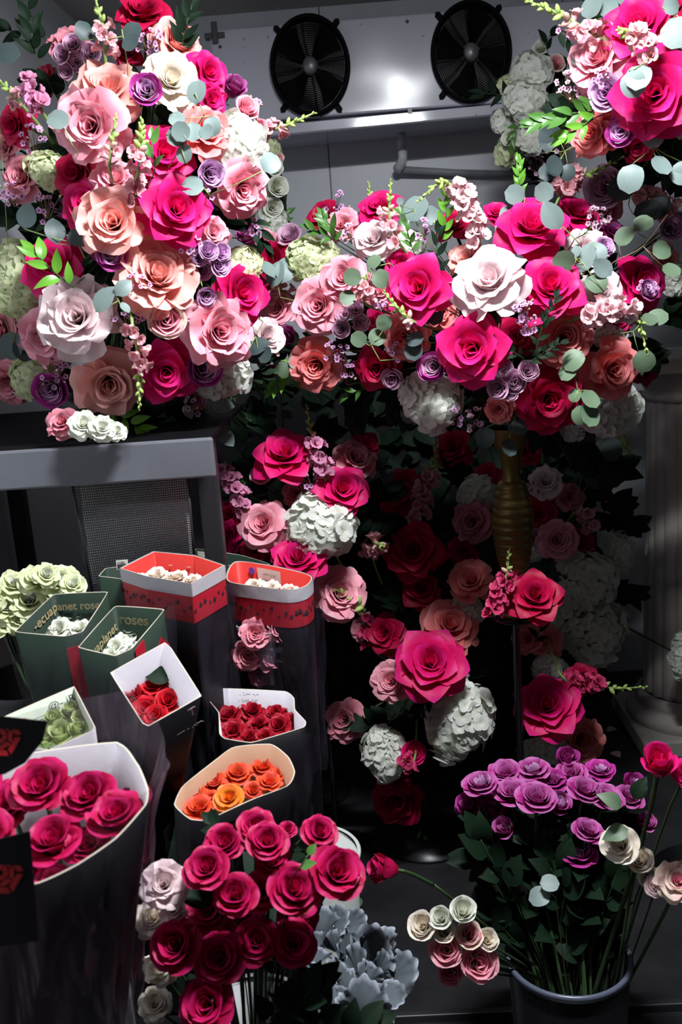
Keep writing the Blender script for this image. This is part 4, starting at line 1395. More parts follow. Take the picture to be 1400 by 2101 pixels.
VB.eucs([
    ([(1190, 500), (1160, 470), (1150, 462)], [(1150, 470, 66, 122)], -.13, 'white lit eucalyptus leaf lying on the hot pink rose', dict(kind='euc')),
    ([(1090, 470), (1070, 440)], [(1078, 405, 44, 165), (1045, 470, 56, 80), (1135, 405, 44, 150), (1015, 475, 34, 20)], -.03, 'grey eucalyptus behind the hot pink rose with the white leaf'),
    ([(1200, 560), (1215, 530), (1222, 500)], [(1192, 560, 66, 72), (1238, 540, 56, 118), (1255, 565, 52, 140), (1180, 530, 30, 80)], -.10, 'grey eucalyptus blades over the brightly lit white rose', dict(kind='euc')),
    ([(1190, 530), (1160, 532)], [(1180, 540, 52, 172, .6), (1240, 598, 50, 130)], -.12, 'flat eucalyptus leaf over the hot pink rose beside the blush giant', dict(mat='eucg')),
    ([(1262, 536), (1320, 505), (1370, 440)], [(1270, 505, 46, 60), (1340, 520, 44, 20), (1360, 545, 40, -30), (1300, 470, 44, 30)], -.06, 'thin eucalyptus twig with green leaves above the column side rose', dict(mat='eucg', twig='twig')),
    ([(1300, 680), (1325, 655)], [(1328, 662, 46, 25), (1310, 720, 50, -60), (1315, 650, 36, -20)], -.05, 'green eucalyptus leaf pointing at the pedestal column', dict(mat='eucg')),
    ([(1175, 745), (1182, 780), (1186, 800)], [(1175, 826, 32, 70), (1186, 832, 44, -70), (1200, 800, 46, -60), (1152, 780, 42, 50), (1195, 720, 50, -135), (1215, 830, 50, -100)], -.13, 'eucalyptus pair of pale leaves hanging over the crimson lowest rose', dict(mat='eucg')),
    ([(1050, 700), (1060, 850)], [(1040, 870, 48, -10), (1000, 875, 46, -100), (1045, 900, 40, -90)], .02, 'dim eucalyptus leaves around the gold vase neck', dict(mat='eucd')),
    ([(800, 540), (770, 548), (757, 556)], [(757, 550, 34, 50), (765, 560, 42, -35), (742, 572, 40, 170), (730, 605, 36, 200)], -.06, 'round green eucalyptus between the pale pink and hot pink roses', dict(mat='eucg')),
    ([(780, 740), (762, 708)], [(752, 705, 36, 150), (762, 706, 40, 50), (785, 680, 36, 80)], -.08, 'round grey eucalyptus pair under the four lavender roses', dict(mat='eucg')),
    ([(575, 610), (570, 580)], [(556, 590, 60, 70), (580, 580, 60, 78), (540, 535, 46, -60)], -.07, 'grey eucalyptus leaves where the two bouquets meet', dict(kind='euc')),
    ([(855, 460), (850, 430)], [(838, 455, 60, 60), (870, 455, 44, 40), (825, 420, 16, 120)], .04, 'pale eucalyptus leaf against the grey back wall'),
    ([(860, 700), (850, 720)], [(845, 700, 42, -80), (870, 650, 44, 10), (832, 700, 40, 10)], -.06, 'dark eucalyptus under the big folded hot pink rose', dict(mat='eucd')),
    ([(610, 720), (600, 740)], [(596, 728, 44, -40), (580, 740, 36, -80)], -.04, 'green eucalyptus leaf beside the coral pink wing rose', dict(mat='eucg')),
    ([(870, 850), (858, 860)], [(850, 870, 46, 110), (885, 850, 40, 50)], .03, 'dim eucalyptus leaves left of the low white hydrangea', dict(mat='eucd')),
])
VB.sprigs([
    ((1100, 720), (1140, 612), 12, 28, -.13, 'leafd', 'dark myrtle sprig above the coral rose', dict()),
    ((1075, 735), (1015, 690), 8, 30, -.12, 'leafd', 'dark myrtle sprig beside the hot pink rose above the vase'),
    ((1085, 745), (1150, 705), 9, 28, -.13, 'leafd', 'dark myrtle sprig in front of the coral rose'),
    ((1065, 425), (1066, 335), 14, 26, .05, 'leafb', 'upright bright myrtle sprig in front of the drain pipe'),
    ((690, 500), (665, 445), 6, 36, -.02, 'leaf', 'green leaves at the upper wing of the vase bouquet'),
    ((690, 490), (640, 470), 5, 36, -.03, 'leaf', 'second green leaf sprig at the upper wing of the vase bouquet'),
    ((600, 560), (640, 545), 4, 42, -.04, 'leafb', 'bright green leaves beside the green white hydrangea'),
    ((610, 740), (560, 795), 6, 40, -.02, 'leafb', 'bright green leaf sprig hanging under the wing'),
    ((600, 780), (655, 795), 6, 38, -.03, 'leafb', 'bright green leaves under the coral pink wing rose'),
    ((760, 800), (712, 812), 4, 30, .03, 'leaf', 'pale green leaves in the dark under the wing'),
    ((850, 520), (825, 440), 8, 28, -.01, 'leaf', 'small ivy sprig beside the pale blush rose'),
    ((905, 500), (915, 405), 8, 40, -.02, 'leafb', 'green leaf sprig below the drooping snapdragon tip'),
    ((905, 560), (900, 470), 6, 36, .0, 'leafd', 'dark leaf sprig left of the huge blush white rose'),
    ((510, 760), (585, 835), 16, 14, .02, 'leaf', 'fine needle sprig in the dark below the white corner rose', dict(kind='needle')),
    ((885, 600), (945, 650), 14, 14, -.05, 'leaf', 'fine needle sprig beside the big folded hot pink rose', dict(kind='needle')),
    ((470, 810), (510, 860), 10, 10, .02, 'leaf', 'thin bare needle twig over the shelf end', dict(kind='needle')),
    ((1180, 490), (1210, 470), 8, 14, -.05, 'leaf', 'fine needle sprig beside the pale waxflower tuft', dict(kind='needle')),
])
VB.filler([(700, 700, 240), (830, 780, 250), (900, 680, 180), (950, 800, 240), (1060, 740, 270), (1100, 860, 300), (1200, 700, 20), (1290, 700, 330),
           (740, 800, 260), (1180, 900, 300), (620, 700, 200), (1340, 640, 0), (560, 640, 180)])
# gold vase
gv = at(1048, 920, VY)
vb_ = thing('gold_vase', 'tall gold ribbed vase with a beehive body holding the vase bouquet', 'vase', (gv.x, VY, 0))
ztop = at(1048, 905, VY).z
z1, z2, z3 = at(1048, 985, VY).z, at(1050, 1090, VY).z, at(1052, 1195, VY).z
kpx = kk(at(1050, 1050, VY))
MB().lathe([(.034*1.25, ztop+.03), (.040, ztop), (.024, (ztop+z1)/2+.02), (.019, z1+.012), (.022, z1)], 32).obj('neck', M['gold'], vb_)
prof = []
nr = 12
for i in range(nr*6+1):
    t = i/(nr*6)
    z = z1+(z3-z1)*t
    rb = kpx*(22+20*math.sin(PI*min(1, t*1.02)**.8)**.8) if t < .99 else kpx*20
    prof.append((rb*(0.93+.08*abs(math.sin(PI*t*nr))**.55), z))
MB().lathe(prof, 36).obj('ribbed_body', M['gold'], vb_)
zp = z3-.075
MB().lathe([(kpx*20, z3), (.018, z3-.02), (.03, z3-.055), (.045, zp+.008), (.045, zp), (.001, zp)], 32).obj('foot', M['gold'], vb_)
pd = thing('display_stand', 'slim black stand in the dark under the gold vase', 'stand', (gv.x, VY, 0))
MB().lathe([(.001, 0), (.13, 0), (.13, .008), (.02, .016), (.009, .03), (.009, zp-.02), (.05, zp-.01), (.05, zp), (.001, zp)], 28).obj('pole', M['bucketb'], pd)


# ================================================================== the bouquet over the column
def stand(label, core, hgt, x=None, y=None):
    c = Vector(core[0])
    x = c.x if x is None else x
    y = c.y if y is None else y
    t = thing('display_stand', label, 'stand', (x, y, 0))
    MB().lathe([(.001, 0), (.12, 0), (.12, .008), (.02, .016), (.001, .016)], 28).obj('base_plate', M['bucketb'], t)
    top = Vector((c.x-x, c.y-y, c.z-core[1][2]*1.1))
    MB().tube([(0, 0, .012), (0, 0, top.z*.6), (top.x*.6, top.y*.6, top.z*.92), top], .008, 10).obj('pole', M['bucketb'], t)
    MB().lathe([(.001, 0), (.05, .002), (.055, .012), (.05, .012), (.001, .006)], 20).obj('cup', M['bucketb'], t, loc=top-Vector((0, 0, .01)))


RC = (at(1465, 150, 2.20), (.16, .11, .18))
RB = Bouquet(1370, 150, 320, 350, 2.16, .30, RC, 'bouquet over the column')
foam('dark floral foam ball inside the bouquet over the column', *[RC[0]], *RC[1])
stand('black stand carrying the bouquet over the column', RC, 1.5)
RB.roses('''
G hot | 1312,55 | 150 | -.1,.6 | -.03 | hot pink rose at the very top of the bouquet over the column
G hot | 1345,192 | 165 | -.05,.1 | -.08 | largest hot pink rose in the bouquet over the column
L pink | 1232,118 | 128 | -.5,.5 | -.01 | pale pink rose with upright petals under the long snapdragon stem
S lav | 1246,192 | 74 | -.3,.1 | -.06 | lavender rose under the pale pink rose near the ceiling
S purple/lav | 1276,268 | 64 | -.2,-.1 | -.05 | purple pink rose lowest in the bouquet over the column
L coral | 1215,272 | 96 | -.5,.0 | -.02 | coral rose behind the dark ruscus leaves
L coral | 1248,262 | 84 | -.2,.1 | .0 | coral pink rose between the coral and purple pink roses
L blush | 1402,92 | 70 | .3,.3 | .0 | white rose cut by the picture edge above the largest hot pink rose
L cream | 1400,245 | 70 | .3,-.2 | -.03 | cream rose cut by the picture edge below the largest hot pink rose
G crimson | 1375,20 | 80 | .2,.6 | .05 | crimson rose at the top picture corner
L pink | 1215,170 | 60 | -.6,.2 | .03 | pink rose in shade behind the lavender rose near the ceiling
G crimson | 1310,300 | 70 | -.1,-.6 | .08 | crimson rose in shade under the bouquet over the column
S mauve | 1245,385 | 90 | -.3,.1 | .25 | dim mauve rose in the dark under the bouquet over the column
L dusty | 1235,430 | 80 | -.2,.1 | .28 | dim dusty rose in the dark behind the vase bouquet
''')
RB.snaps([
    ('pink', [(1232, 78), (1190, 52), (1140, 25), (1078, 0)], -.04, 'long snapdragon stem reaching up to the ceiling', dict(nf=7, nb=17, size=34, bsize=20, fl1=.42)),
    ('pink', [(1345, 112), (1320, 85), (1295, 70), (1272, 62)], -.12, 'pink snapdragon crossing the top hot pink rose', dict(nf=9, nb=8, size=36, bsize=20, fl1=.6)),
])
RB.waxes([
    (1172, 178, 64, -.02, 'pale waxflower tuft below the long snapdragon stem', dict(mat='waxp', n=20)),
    (1240, 160, 46, -.08, 'lilac waxflower over the pale pink rose near the ceiling', dict(n=16)),
    (1165, 60, 40, .0, 'small lilac waxflower beside the long snapdragon stem', dict(n=8)),
    (1150, 300, 40, .03, 'dim waxflower beside the dark eucalyptus leaves', dict(n=8)),
])
RB.eucs([
    ([(1262, 60), (1240, 35)], [(1208, 40, 50, 75), (1244, 36, 50, 85), (1180, 110, 34, -80), (1290, 10, 50, 100)], .03, 'grey eucalyptus leaves against the ceiling'),
    ([(1330, 120), (1318, 132)], [(1318, 132, 58, -105), (1290, 145, 56, -70)], -.14, 'pair of round grey eucalyptus leaves in front of the largest hot pink rose'),
    ([(1345, 250), (1350, 265), (1340, 300)], [(1350, 262, 48, -112), (1300, 335, 60, -100), (1345, 320, 50, -60), (1380, 345, 44, -40), (1395, 330, 40, -80)], -.06, 'hanging eucalyptus with five round leaves under the bouquet over the column'),
    ([(1400, 60), (1390, 30)], [(1372, 40, 66, -60), (1360, 15, 40, 10)], -.10, 'grey eucalyptus leaf in the top picture corner'),
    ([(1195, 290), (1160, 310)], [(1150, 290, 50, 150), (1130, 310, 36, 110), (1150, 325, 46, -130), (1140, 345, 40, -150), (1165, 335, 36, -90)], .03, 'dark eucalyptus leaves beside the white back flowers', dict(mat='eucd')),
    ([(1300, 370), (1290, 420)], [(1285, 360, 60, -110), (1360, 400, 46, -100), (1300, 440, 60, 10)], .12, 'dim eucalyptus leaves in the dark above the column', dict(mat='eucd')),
])
RB.sprigs([
    ((1235, 225), (1105, 250), 11, 50, -.06, 'leaf', 'glossy ruscus sprig pointing at the second fan', dict(spread=42)),
    ((1225, 240), (1160, 280), 6, 46, -.07, 'leafb', 'bright ruscus leaves over the coral rose', dict(spread=50)),
    ((1140, 60), (1180, 100), 4, 36, .05, 'leafd', 'dark leaves behind the long snapdragon stem'),
])
RB.filler([(1290, 150, 200), (1300, 240, 240), (1380, 300, 270), (1260, 60, 120), (1210, 210, 190), (1400, 150, 0)])

greenery('dense dark greenery added to block light between the stems of the shelf bouquet', at(255, 470, 2.0), 0.20, .10, .24, 240, .07, 1)
greenery('dense dark greenery added to block light between the stems of the vase bouquet', at(990, 690, 2.12), .34, .11, .15, 360, .07, 2)
greenery('dense dark greenery added to block light between the stems of the bouquet over the column', at(1400, 170, 2.18), .18, .11, .20, 170, .07, 3)

# ================================================================== white flowers at the back
WC = (at(1105, 240, 2.95), (.09, .07, .16))
WB = Bouquet(1085, 215, 90, 150, 2.92, .10, WC, 'white back bouquet')
foam('pale green floral foam block inside the white back bouquet', WC[0], *WC[1])
stand('black stand carrying the white back bouquet beside the second fan', WC, 1.9)
WB.hyds([
    ('white', 1092, 148, 86, 78, .0, 'white hydrangea highest in the white back bouquet'),
    ('white', 1078, 208, 90, 92, -.03, 'white hydrangea in the middle of the white back bouquet'),
    ('white', 1095, 280, 76, 78, -.02, 'white hydrangea low in the white back bouquet'),
    ('white', 1036, 250, 58, 60, .0, 'small white hydrangea nearest the fan grille'),
    ('green', 1046, 305, 56, 80, .0, 'green white hydrangea lowest in the white back bouquet'),
    ('green', 1044, 175, 46, 44, .02, 'greenish hydrangea tuft under the second fan'),
])
WB.roses('''
S white | 1047,285 | 32 | -.3,.2 | -.04 | small white rose in the white back bouquet
S white | 1128,225 | 46 | .3,.2 | .0 | white rose beside the ruscus sprig
S creampink | 1140,132 | 38 | .3,.4 | .0 | pale pink rosebud on top of the white back bouquet
S white | 1110,100 | 34 | 0,.5 | .03 | little white rose above the white back hydrangea
''')
WB.sprigs([
    ((1050, 195), (990, 190), 4, 38, -.04, 'leafd', 'dark green leaves overlapping the second fan', dict(spread=70)),
    ((1125, 110), (1130, 72), 3, 36, .0, 'leafd', 'dark green leaves over the white back bouquet'),
    ((1150, 110), (1180, 130), 4, 40, .0, 'leafd', 'dark leaves between the back bouquet and the long snapdragon'),
    ((1065, 255), (1050, 300), 5, 26, -.06, 'leaf', 'thin green leaves in the white back bouquet'),
])
WB.waxes([(1105, 335, 60, .0, 'tiny white gypsophila dots under the white back bouquet', dict(mat='waxp', n=22, size=7)),
          (1050, 330, 46, .0, 'white gypsophila beside the bright myrtle sprig', dict(mat='waxp', n=14, size=7))])
XC = (at(540, 430, 2.72), (.07, .06, .14))
XB = Bouquet(560, 400, 60, 110, 2.70, .07, XC, 'pale bouquet behind the shelf bouquet')
foam('pale green floral foam block behind the shelf bouquet', XC[0], *XC[1])
stand('black stand behind the shelf bouquet', XC, 1.6)
XB.roses('''
S white | 568,385 | 44 | .3,.2 | -.02 | white rose beside the pale pink edge rose near the grey wall
S white | 562,345 | 40 | .2,.3 | .0 | white rose under the snapdragon that points at the fan
S creampink | 570,325 | 26 | .4,.4 | .0 | pale pink bud against the grey back wall
S white | 560,425 | 44 | .2,.1 | -.01 | white rose low in the pale bouquet by the grey wall
S white | 540,395 | 46 | -.1,.1 | .0 | white rose half behind the pale pink edge rose
''')
XB.hyds([('green', 552, 310, 46, 50, .0, 'greenish hydrangea in the pale bouquet by the wall'), ('white', 558, 455, 62, 70, .0, 'white hydrangea low in the pale bouquet by the wall')])
XB.waxes([(560, 480, 70, -.02, 'white gypsophila where the two bouquets meet', dict(mat='waxp', n=26, size=8))])
XB.sprigs([((560, 470), (590, 440), 4, 30, .0, 'leaf', 'green leaves beside the single mauve rose')])

# ================================================================== lower bouquets in the shade
gC = (at(640, 1050, 2.36), (.11, .08, .17))
GB = Bouquet(620, 1050, 210, 260, 2.28, .18, gC, 'low bouquet beside the shelf')
foam('dark floral foam block inside the low bouquet beside the shelf', gC[0], *gC[1])
stand('black stand under the low bouquet beside the shelf', gC, .9)
GB.roses('''
G hot | 585,935 | 122 | -.1,.75 | -.03 | hot pink rose in profile highest in the low bouquet
G hot | 703,1006 | 112 | .2,.35 | -.05 | hot pink rose over the round white hydrangea
L pink | 728,945 | 92 | .4,.6 | .0 | pink rose behind the hot pink rose over the hydrangea
G crimson | 752,912 | 60 | .5,.5 | .04 | crimson rose at the dark edge of the low bouquet
L pink | 540,1076 | 98 | -.35,.3 | -.04 | pink rose left of the round white hydrangea
S pink | 537,980 | 46 | -.2,.6 | .0 | small pink rose under the hot pink profile rose
G hot | 612,1148 | 108 | -.05,.6 | -.08 | hot pink rose just above the oval red card collar
L pink | 697,1218 | 106 | .25,.2 | -.05 | pink rose with a green bud stem beside the oval red collar
G hot | 470,1100 | 66 | -.6,.1 | .04 | hot pink rose in shade beside the shelf leg
G crimson | 520,1130 | 60 | -.4,-.1 | .05 | crimson rose in shade behind the film above the red collars
G crimson | 470,1060 | 60 | -.6,.1 | .08 | dark crimson rose behind the mauve snapdragon
S purple | 445,1040 | 50 | -.6,.2 | .08 | dim purple rose beside the grey shelf leg
G crimson | 680,1100 | 60 | .2,0 | .06 | dark crimson rose behind the round white hydrangea
L dusty | 610,1010 | 60 | -.1,.3 | .07 | dim dusty pink rose behind the round white hydrangea
''')
GB.hyds([('white', 657, 1080, 148, 138, -.03, 'round white hydrangea lit in the low bouquet beside the shelf')])
GB.snaps([
    ('mauve', [(668, 985), (656, 935), (640, 890), (630, 835)], -.05, 'mauve pink snapdragon with an upright green tip in the low bouquet', dict(nf=13, nb=12, size=30, bsize=14, fl1=.55)),
    ('mauve', [(505, 1050), (485, 1010), (468, 975), (448, 955)], -.03, 'mauve snapdragon beside the metal shelf corner', dict(nf=16, nb=4, size=30, bsize=14, fl1=.85)),
    ('pink', [(745, 1245), (700, 1215), (668, 1200)], -.13, 'green snapdragon buds lying across the pink rose', dict(nf=0, nb=14, bsize=16, fl1=.05)),
])
GB.eucs([
    ([(770, 960), (785, 950)], [(765, 955, 36, 30), (790, 990, 34, 80)], .0, 'grey eucalyptus leaf at the dark edge of the low bouquet', dict(mat='eucd')),
])
GB.sprigs([
    ((565, 1110), (590, 1120), 4, 26, -.03, 'leafb', 'green leaves between the pink rose and the round hydrangea'),
    ((520, 1020), (500, 990), 8, 12, .0, 'leaf', 'needle sprig beside the mauve snapdragon', dict(kind='needle')),
])
GB.waxes([(640, 985, 34, -.05, 'lilac waxflower under the mauve pink snapdragon', dict(n=8))])
GB.filler([(560, 1000, 150), (640, 1000, 80), (600, 1120, 250), (720, 1100, 10), (500, 1090, 200), (740, 1010, 0), (660, 1180, 300), (560, 900, 120), (640, 940, 60)])

hC = (at(860, 1400, 2.42), (.10, .08, .24))
HB = Bouquet(860, 1380, 190, 330, 2.34, .16, hC, 'lower garland')
foam('dark floral foam column inside the lower garland', hC[0], *hC[1])
stand('black stand under the lower garland', hC, .5)
HB.roses('''
G hot | 884,1362 | 140 | .0,.25 | -.06 | hot pink rose brightest in the lower garland
L pink | 803,1398 | 82 | -.3,.1 | -.02 | pink rose beside the brightest garland rose
L coral | 925,1285 | 118 | .2,.5 | -.01 | coral rose above the brightest garland rose
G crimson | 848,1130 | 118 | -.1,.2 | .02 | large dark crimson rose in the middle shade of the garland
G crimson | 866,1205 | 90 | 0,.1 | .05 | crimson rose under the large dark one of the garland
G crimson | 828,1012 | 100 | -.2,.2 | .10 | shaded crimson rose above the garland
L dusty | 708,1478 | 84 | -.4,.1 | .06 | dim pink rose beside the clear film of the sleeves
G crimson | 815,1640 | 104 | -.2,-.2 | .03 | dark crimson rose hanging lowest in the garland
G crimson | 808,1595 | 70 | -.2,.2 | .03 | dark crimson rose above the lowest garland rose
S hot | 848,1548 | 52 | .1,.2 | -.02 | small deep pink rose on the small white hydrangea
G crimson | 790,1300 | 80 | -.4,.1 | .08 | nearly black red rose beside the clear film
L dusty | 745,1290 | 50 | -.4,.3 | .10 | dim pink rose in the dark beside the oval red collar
''')
HB.hyds([
    ('white', 940, 1470, 150, 180, -.02, 'largest white hydrangea of the lower garland'),
    ('white', 790, 1545, 90, 110, -.01, 'small white hydrangea low in the lower garland'),
    ('white', 958, 1252, 70, 70, .04, 'dim white hydrangea behind the coral garland rose'),
    ('white', 885, 1140, 36, 50, .04, 'sliver of white hydrangea beside the large dark crimson rose'),
])
HB.snaps([
    ('pink', [(758, 1122), (772, 1118), (786, 1120)], -.05, 'snapdragon seen end on with a green eye in the dark', dict(nf=9, nb=7, size=34, bsize=16, fl1=.6, ytip=2.08)),
    ('hot', [(850, 1560), (835, 1565), (820, 1570)], -.06, 'deep pink snapdragon over the small white hydrangea', dict(nf=7, nb=6, size=24, bsize=14, fl1=.6)),
    ('pink', [(860, 1070), (870, 1010), (885, 960), (900, 905)], .10, 'dim snapdragon rising in the shade behind the vase', dict(nf=14, nb=10, size=30, bsize=14, fl1=.6)),
    ('hot', [(765, 1330), (752, 1290), (745, 1250)], .10, 'dim deep pink snapdragon in the dark of the garland', dict(nf=8, nb=4, size=26, fl1=.8)),
])
HB.sprigs([
    ((862, 1700), (868, 1745), 5, 20, .1, 'leafb', 'tiny bright green leaves hanging in the black gap', dict()),
    ((880, 1420), (870, 1450), 3, 34, -.03, 'leafd', 'dark leaf beside the largest garland hydrangea'),
])
HB.filler([(830, 1260, 130), (900, 1420, 240), (850, 1480, 220), (800, 1480, 180), (930, 1380, 20), (820, 1180, 160), (870, 1560, 300), (780, 1200, 150), (880, 1240, 60), (820, 1700, 250)])

kC = (at(1080, 1180, 2.76), (.16, .08, .28))
KB = Bouquet(1080, 1160, 260, 330, 2.68, .16, kC, 'dim bouquet behind the gold vase')
foam('dark floral foam column behind the gold vase', kC[0], *kC[1])
stand('black stand behind the gold vase', kC, .5)
KB.roses('''
L blush | 1120,990 | 70 | .1,.3 | -.02 | pale blush rose right of the gold vase
L pink | 1145,1108 | 80 | .1,.1 | -.04 | pink rose right of the ribbed vase body
L dusty | 970,1070 | 82 | -.3,.1 | .0 | dim dusty pink rose left of the ribbed vase body
G crimson | 1108,1055 | 76 | .2,.1 | .02 | dark crimson rose touching the vase outline
G crimson | 1078,925 | 66 | .1,.3 | .04 | dark crimson rose beside the vase neck
L coral | 968,1192 | 88 | -.2,.5 | -.30 | coral rose left of the narrow vase foot
G crimson | 1098,1224 | 110 | .1,.45 | -.50 | crimson rose covering the bottom of the vase body
G crimson | 1190,1120 | 70 | .4,.1 | .02 | dark red rose behind the pink rose right of the vase
L dusty | 1170,1020 | 60 | .3,.2 | .03 | dim rose above the pink rose right of the vase
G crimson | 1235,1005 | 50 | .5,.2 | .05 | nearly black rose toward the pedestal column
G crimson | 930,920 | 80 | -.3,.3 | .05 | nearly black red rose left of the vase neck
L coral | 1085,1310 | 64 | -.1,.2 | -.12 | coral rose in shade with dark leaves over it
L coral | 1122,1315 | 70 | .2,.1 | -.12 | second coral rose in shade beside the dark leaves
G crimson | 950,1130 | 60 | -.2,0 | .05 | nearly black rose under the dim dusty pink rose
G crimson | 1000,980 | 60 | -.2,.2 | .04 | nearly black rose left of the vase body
S mauve | 1098,1105 | 40 | .1,.1 | -.01 | dim mauve rose against the vase body
G hot | 1125,1450 | 126 | .0,.35 | -.42 | hot pink rose above the purple rose bucket
L coral | 1192,1518 | 90 | .3,-.1 | -.30 | shaded coral rose behind the purple rose bucket
G crimson | 1195,1395 | 70 | .3,.3 | -.34 | crimson rose behind the green tipped snapdragon
''')
KB.hyds([
    ('white', 1205, 1190, 130, 130, .0, 'dim white hydrangea nearest the pedestal column'),
    ('white', 1210, 1290, 150, 150, .0, 'dim white hydrangea low beside the pedestal column'),
    ('white', 1128, 1370, 66, 70, -.14, 'white hydrangea above the hot pink rose of the bucket corner'),
    ('white', 1118, 1540, 110, 56, -.40, 'white hydrangea right behind the purple roses'),
    ('white', 985, 1010, 90, 80, .05, 'nearly dark hydrangea left of the vase neck'),
    ('white', 1095, 1130, 44, 44, .0, 'small pale hydrangea tuft touching the vase body'),
    ('green', 1255, 940, 70, 120, .06, 'dim greenish hydrangea under the vase bouquet by the column'),
    ('white', 1270, 1130, 60, 90, .05, 'nearly dark hydrangea against the column'),
    ('white', 1398, 1345, 40, 90, .0, 'white hydrangea at the picture edge in front of the column foot'),
])
KB.snaps([
    ('hot', [(1010, 1265), (1025, 1220), (1040, 1180), (1045, 1130)], -.52, 'deep pink snapdragon in front of the gold vase', dict(nf=16, nb=8, size=28, bsize=13, fl1=.7)),
    ('hot', [(1165, 1400), (1215, 1405), (1265, 1412), (1325, 1410)], -.36, 'deep pink snapdragon whose green tip points at the column', dict(nf=12, nb=14, size=30, bsize=15, fl1=.4)),
    ('pink', [(1195, 1040), (1210, 1070), (1215, 1090)], -.01, 'dim pink snapdragon right of the vase', dict(nf=9, nb=5, size=28, bsize=12, fl1=.7)),
])
KB.waxes([(1085, 1000, 44, -.02, 'dim lilac waxflower beside the ribbed vase', dict(n=9))])
KB.eucs([
    ([(1150, 1180), (1140, 1160)], [(1240, 900, 50, -60), (1200, 960, 60, -30), (1120, 1180, 60, 20), (1090, 1190, 50, 60)], .02, 'dim eucalyptus leaves right of the vase', dict(mat='eucd')),
])
KB.sprigs([((1100, 1320), (1115, 1260), 7, 34, -.18, 'leafd', 'dark leaf sprig over the shaded coral roses'),
           ((1190, 1010), (1270, 960), 6, 70, .0, 'leafd', 'broad dark leaves in shade right of the vase', dict(kind='rose'))])
KB.filler([(960, 1000, 120), (1000, 1100, 190), (940, 1180, 200), (1060, 1200, 270), (1150, 1050, 30), (1220, 1060, 20), (1160, 1180, 340), (1060, 1300, 260), (1020, 1340, 230), (1200, 1360, 320),
           (1000, 900, 100), (1150, 930, 60), (1240, 1220, 0), (1100, 1400, 270), (1020, 1420, 240), (1240, 1080, 0)])

# dark leafy panel added behind everything, standing in for the bouquets' shade
pn = thing('added_dark_panel', 'dark leafy panel added to blacken the gaps behind the gold vase', 'added panel', (at(900, 1250, 3.0).x, 3.14, 0))
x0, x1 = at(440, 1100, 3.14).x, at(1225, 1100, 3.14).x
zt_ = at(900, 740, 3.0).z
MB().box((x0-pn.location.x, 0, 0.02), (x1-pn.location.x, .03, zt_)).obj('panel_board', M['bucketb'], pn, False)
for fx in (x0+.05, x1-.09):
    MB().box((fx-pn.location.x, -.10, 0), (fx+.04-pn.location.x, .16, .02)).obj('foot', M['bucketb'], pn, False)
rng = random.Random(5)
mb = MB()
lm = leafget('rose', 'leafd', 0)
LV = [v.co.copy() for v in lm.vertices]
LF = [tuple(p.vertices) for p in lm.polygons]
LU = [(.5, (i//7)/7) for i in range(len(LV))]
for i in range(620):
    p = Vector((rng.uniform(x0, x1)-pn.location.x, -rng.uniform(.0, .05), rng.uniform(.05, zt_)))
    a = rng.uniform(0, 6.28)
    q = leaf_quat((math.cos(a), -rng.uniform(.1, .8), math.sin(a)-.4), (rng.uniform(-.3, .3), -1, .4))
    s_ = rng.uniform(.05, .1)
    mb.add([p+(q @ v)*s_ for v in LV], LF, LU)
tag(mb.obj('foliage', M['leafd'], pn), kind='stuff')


# ================================================================== rose bunches in card sleeves
crz = .34
cr8 = thing('display_crate', 'black crate in the dark carrying the rose sleeves', 'crate', (-.56, 1.22, 0))
bevel(MB().box((-.27, -.55, .02), (.24, .44, crz)).obj('crate_body', M['bucketb'], cr8, False), .01)
for sx in (-.25, .19):
    for sy in (-.53, .40):
        MB().box((sx, sy, 0), (sx+.03, sy+.03, .025)).obj('foot', M['bucketb'], cr8, False)


def closed(pts, smooth, n):
    """resample a closed outline of vectors to n points"""
    m = len(pts)
    out = []
    for i in range(n):
        u = i/n*m
        k = int(u)
        t = u-k
        a, b, c, d = pts[(k-1) % m], pts[k % m], pts[(k+1) % m], pts[(k+2) % m]
        li = b.lerp(c, t)
        if smooth:
            ca = 0.5*((2*b)+(c-a)*t+(2*a-5*b+4*c-d)*t*t+(3*b-a-3*c+d)*t**3)
            li = li.lerp(ca, smooth)
        out.append(li)
    return out


def shell(ring_rows, close_bottom=False):
    mb = MB()
    n = len(ring_rows[0])
    V, U = [], []
    for i, r in enumerate(ring_rows):
        V += r
        U += [(k/n, i/(len(ring_rows)-1)) for k in range(n)]
    Fc = [(i*n+k, i*n+(k+1) % n, (i+1)*n+(k+1) % n, (i+1)*n+k) for i in range(len(ring_rows)-1) for k in range(n)]
    mb.add(V, Fc, U)
    if close_bottom: mb.F.append(tuple((len(ring_rows)-1)*n+k for k in range(n)))
    if close_bottom: mb.M.append(0)
    return mb


ORD = 'first second third fourth fifth sixth seventh eighth ninth tenth eleventh twelfth'.split()


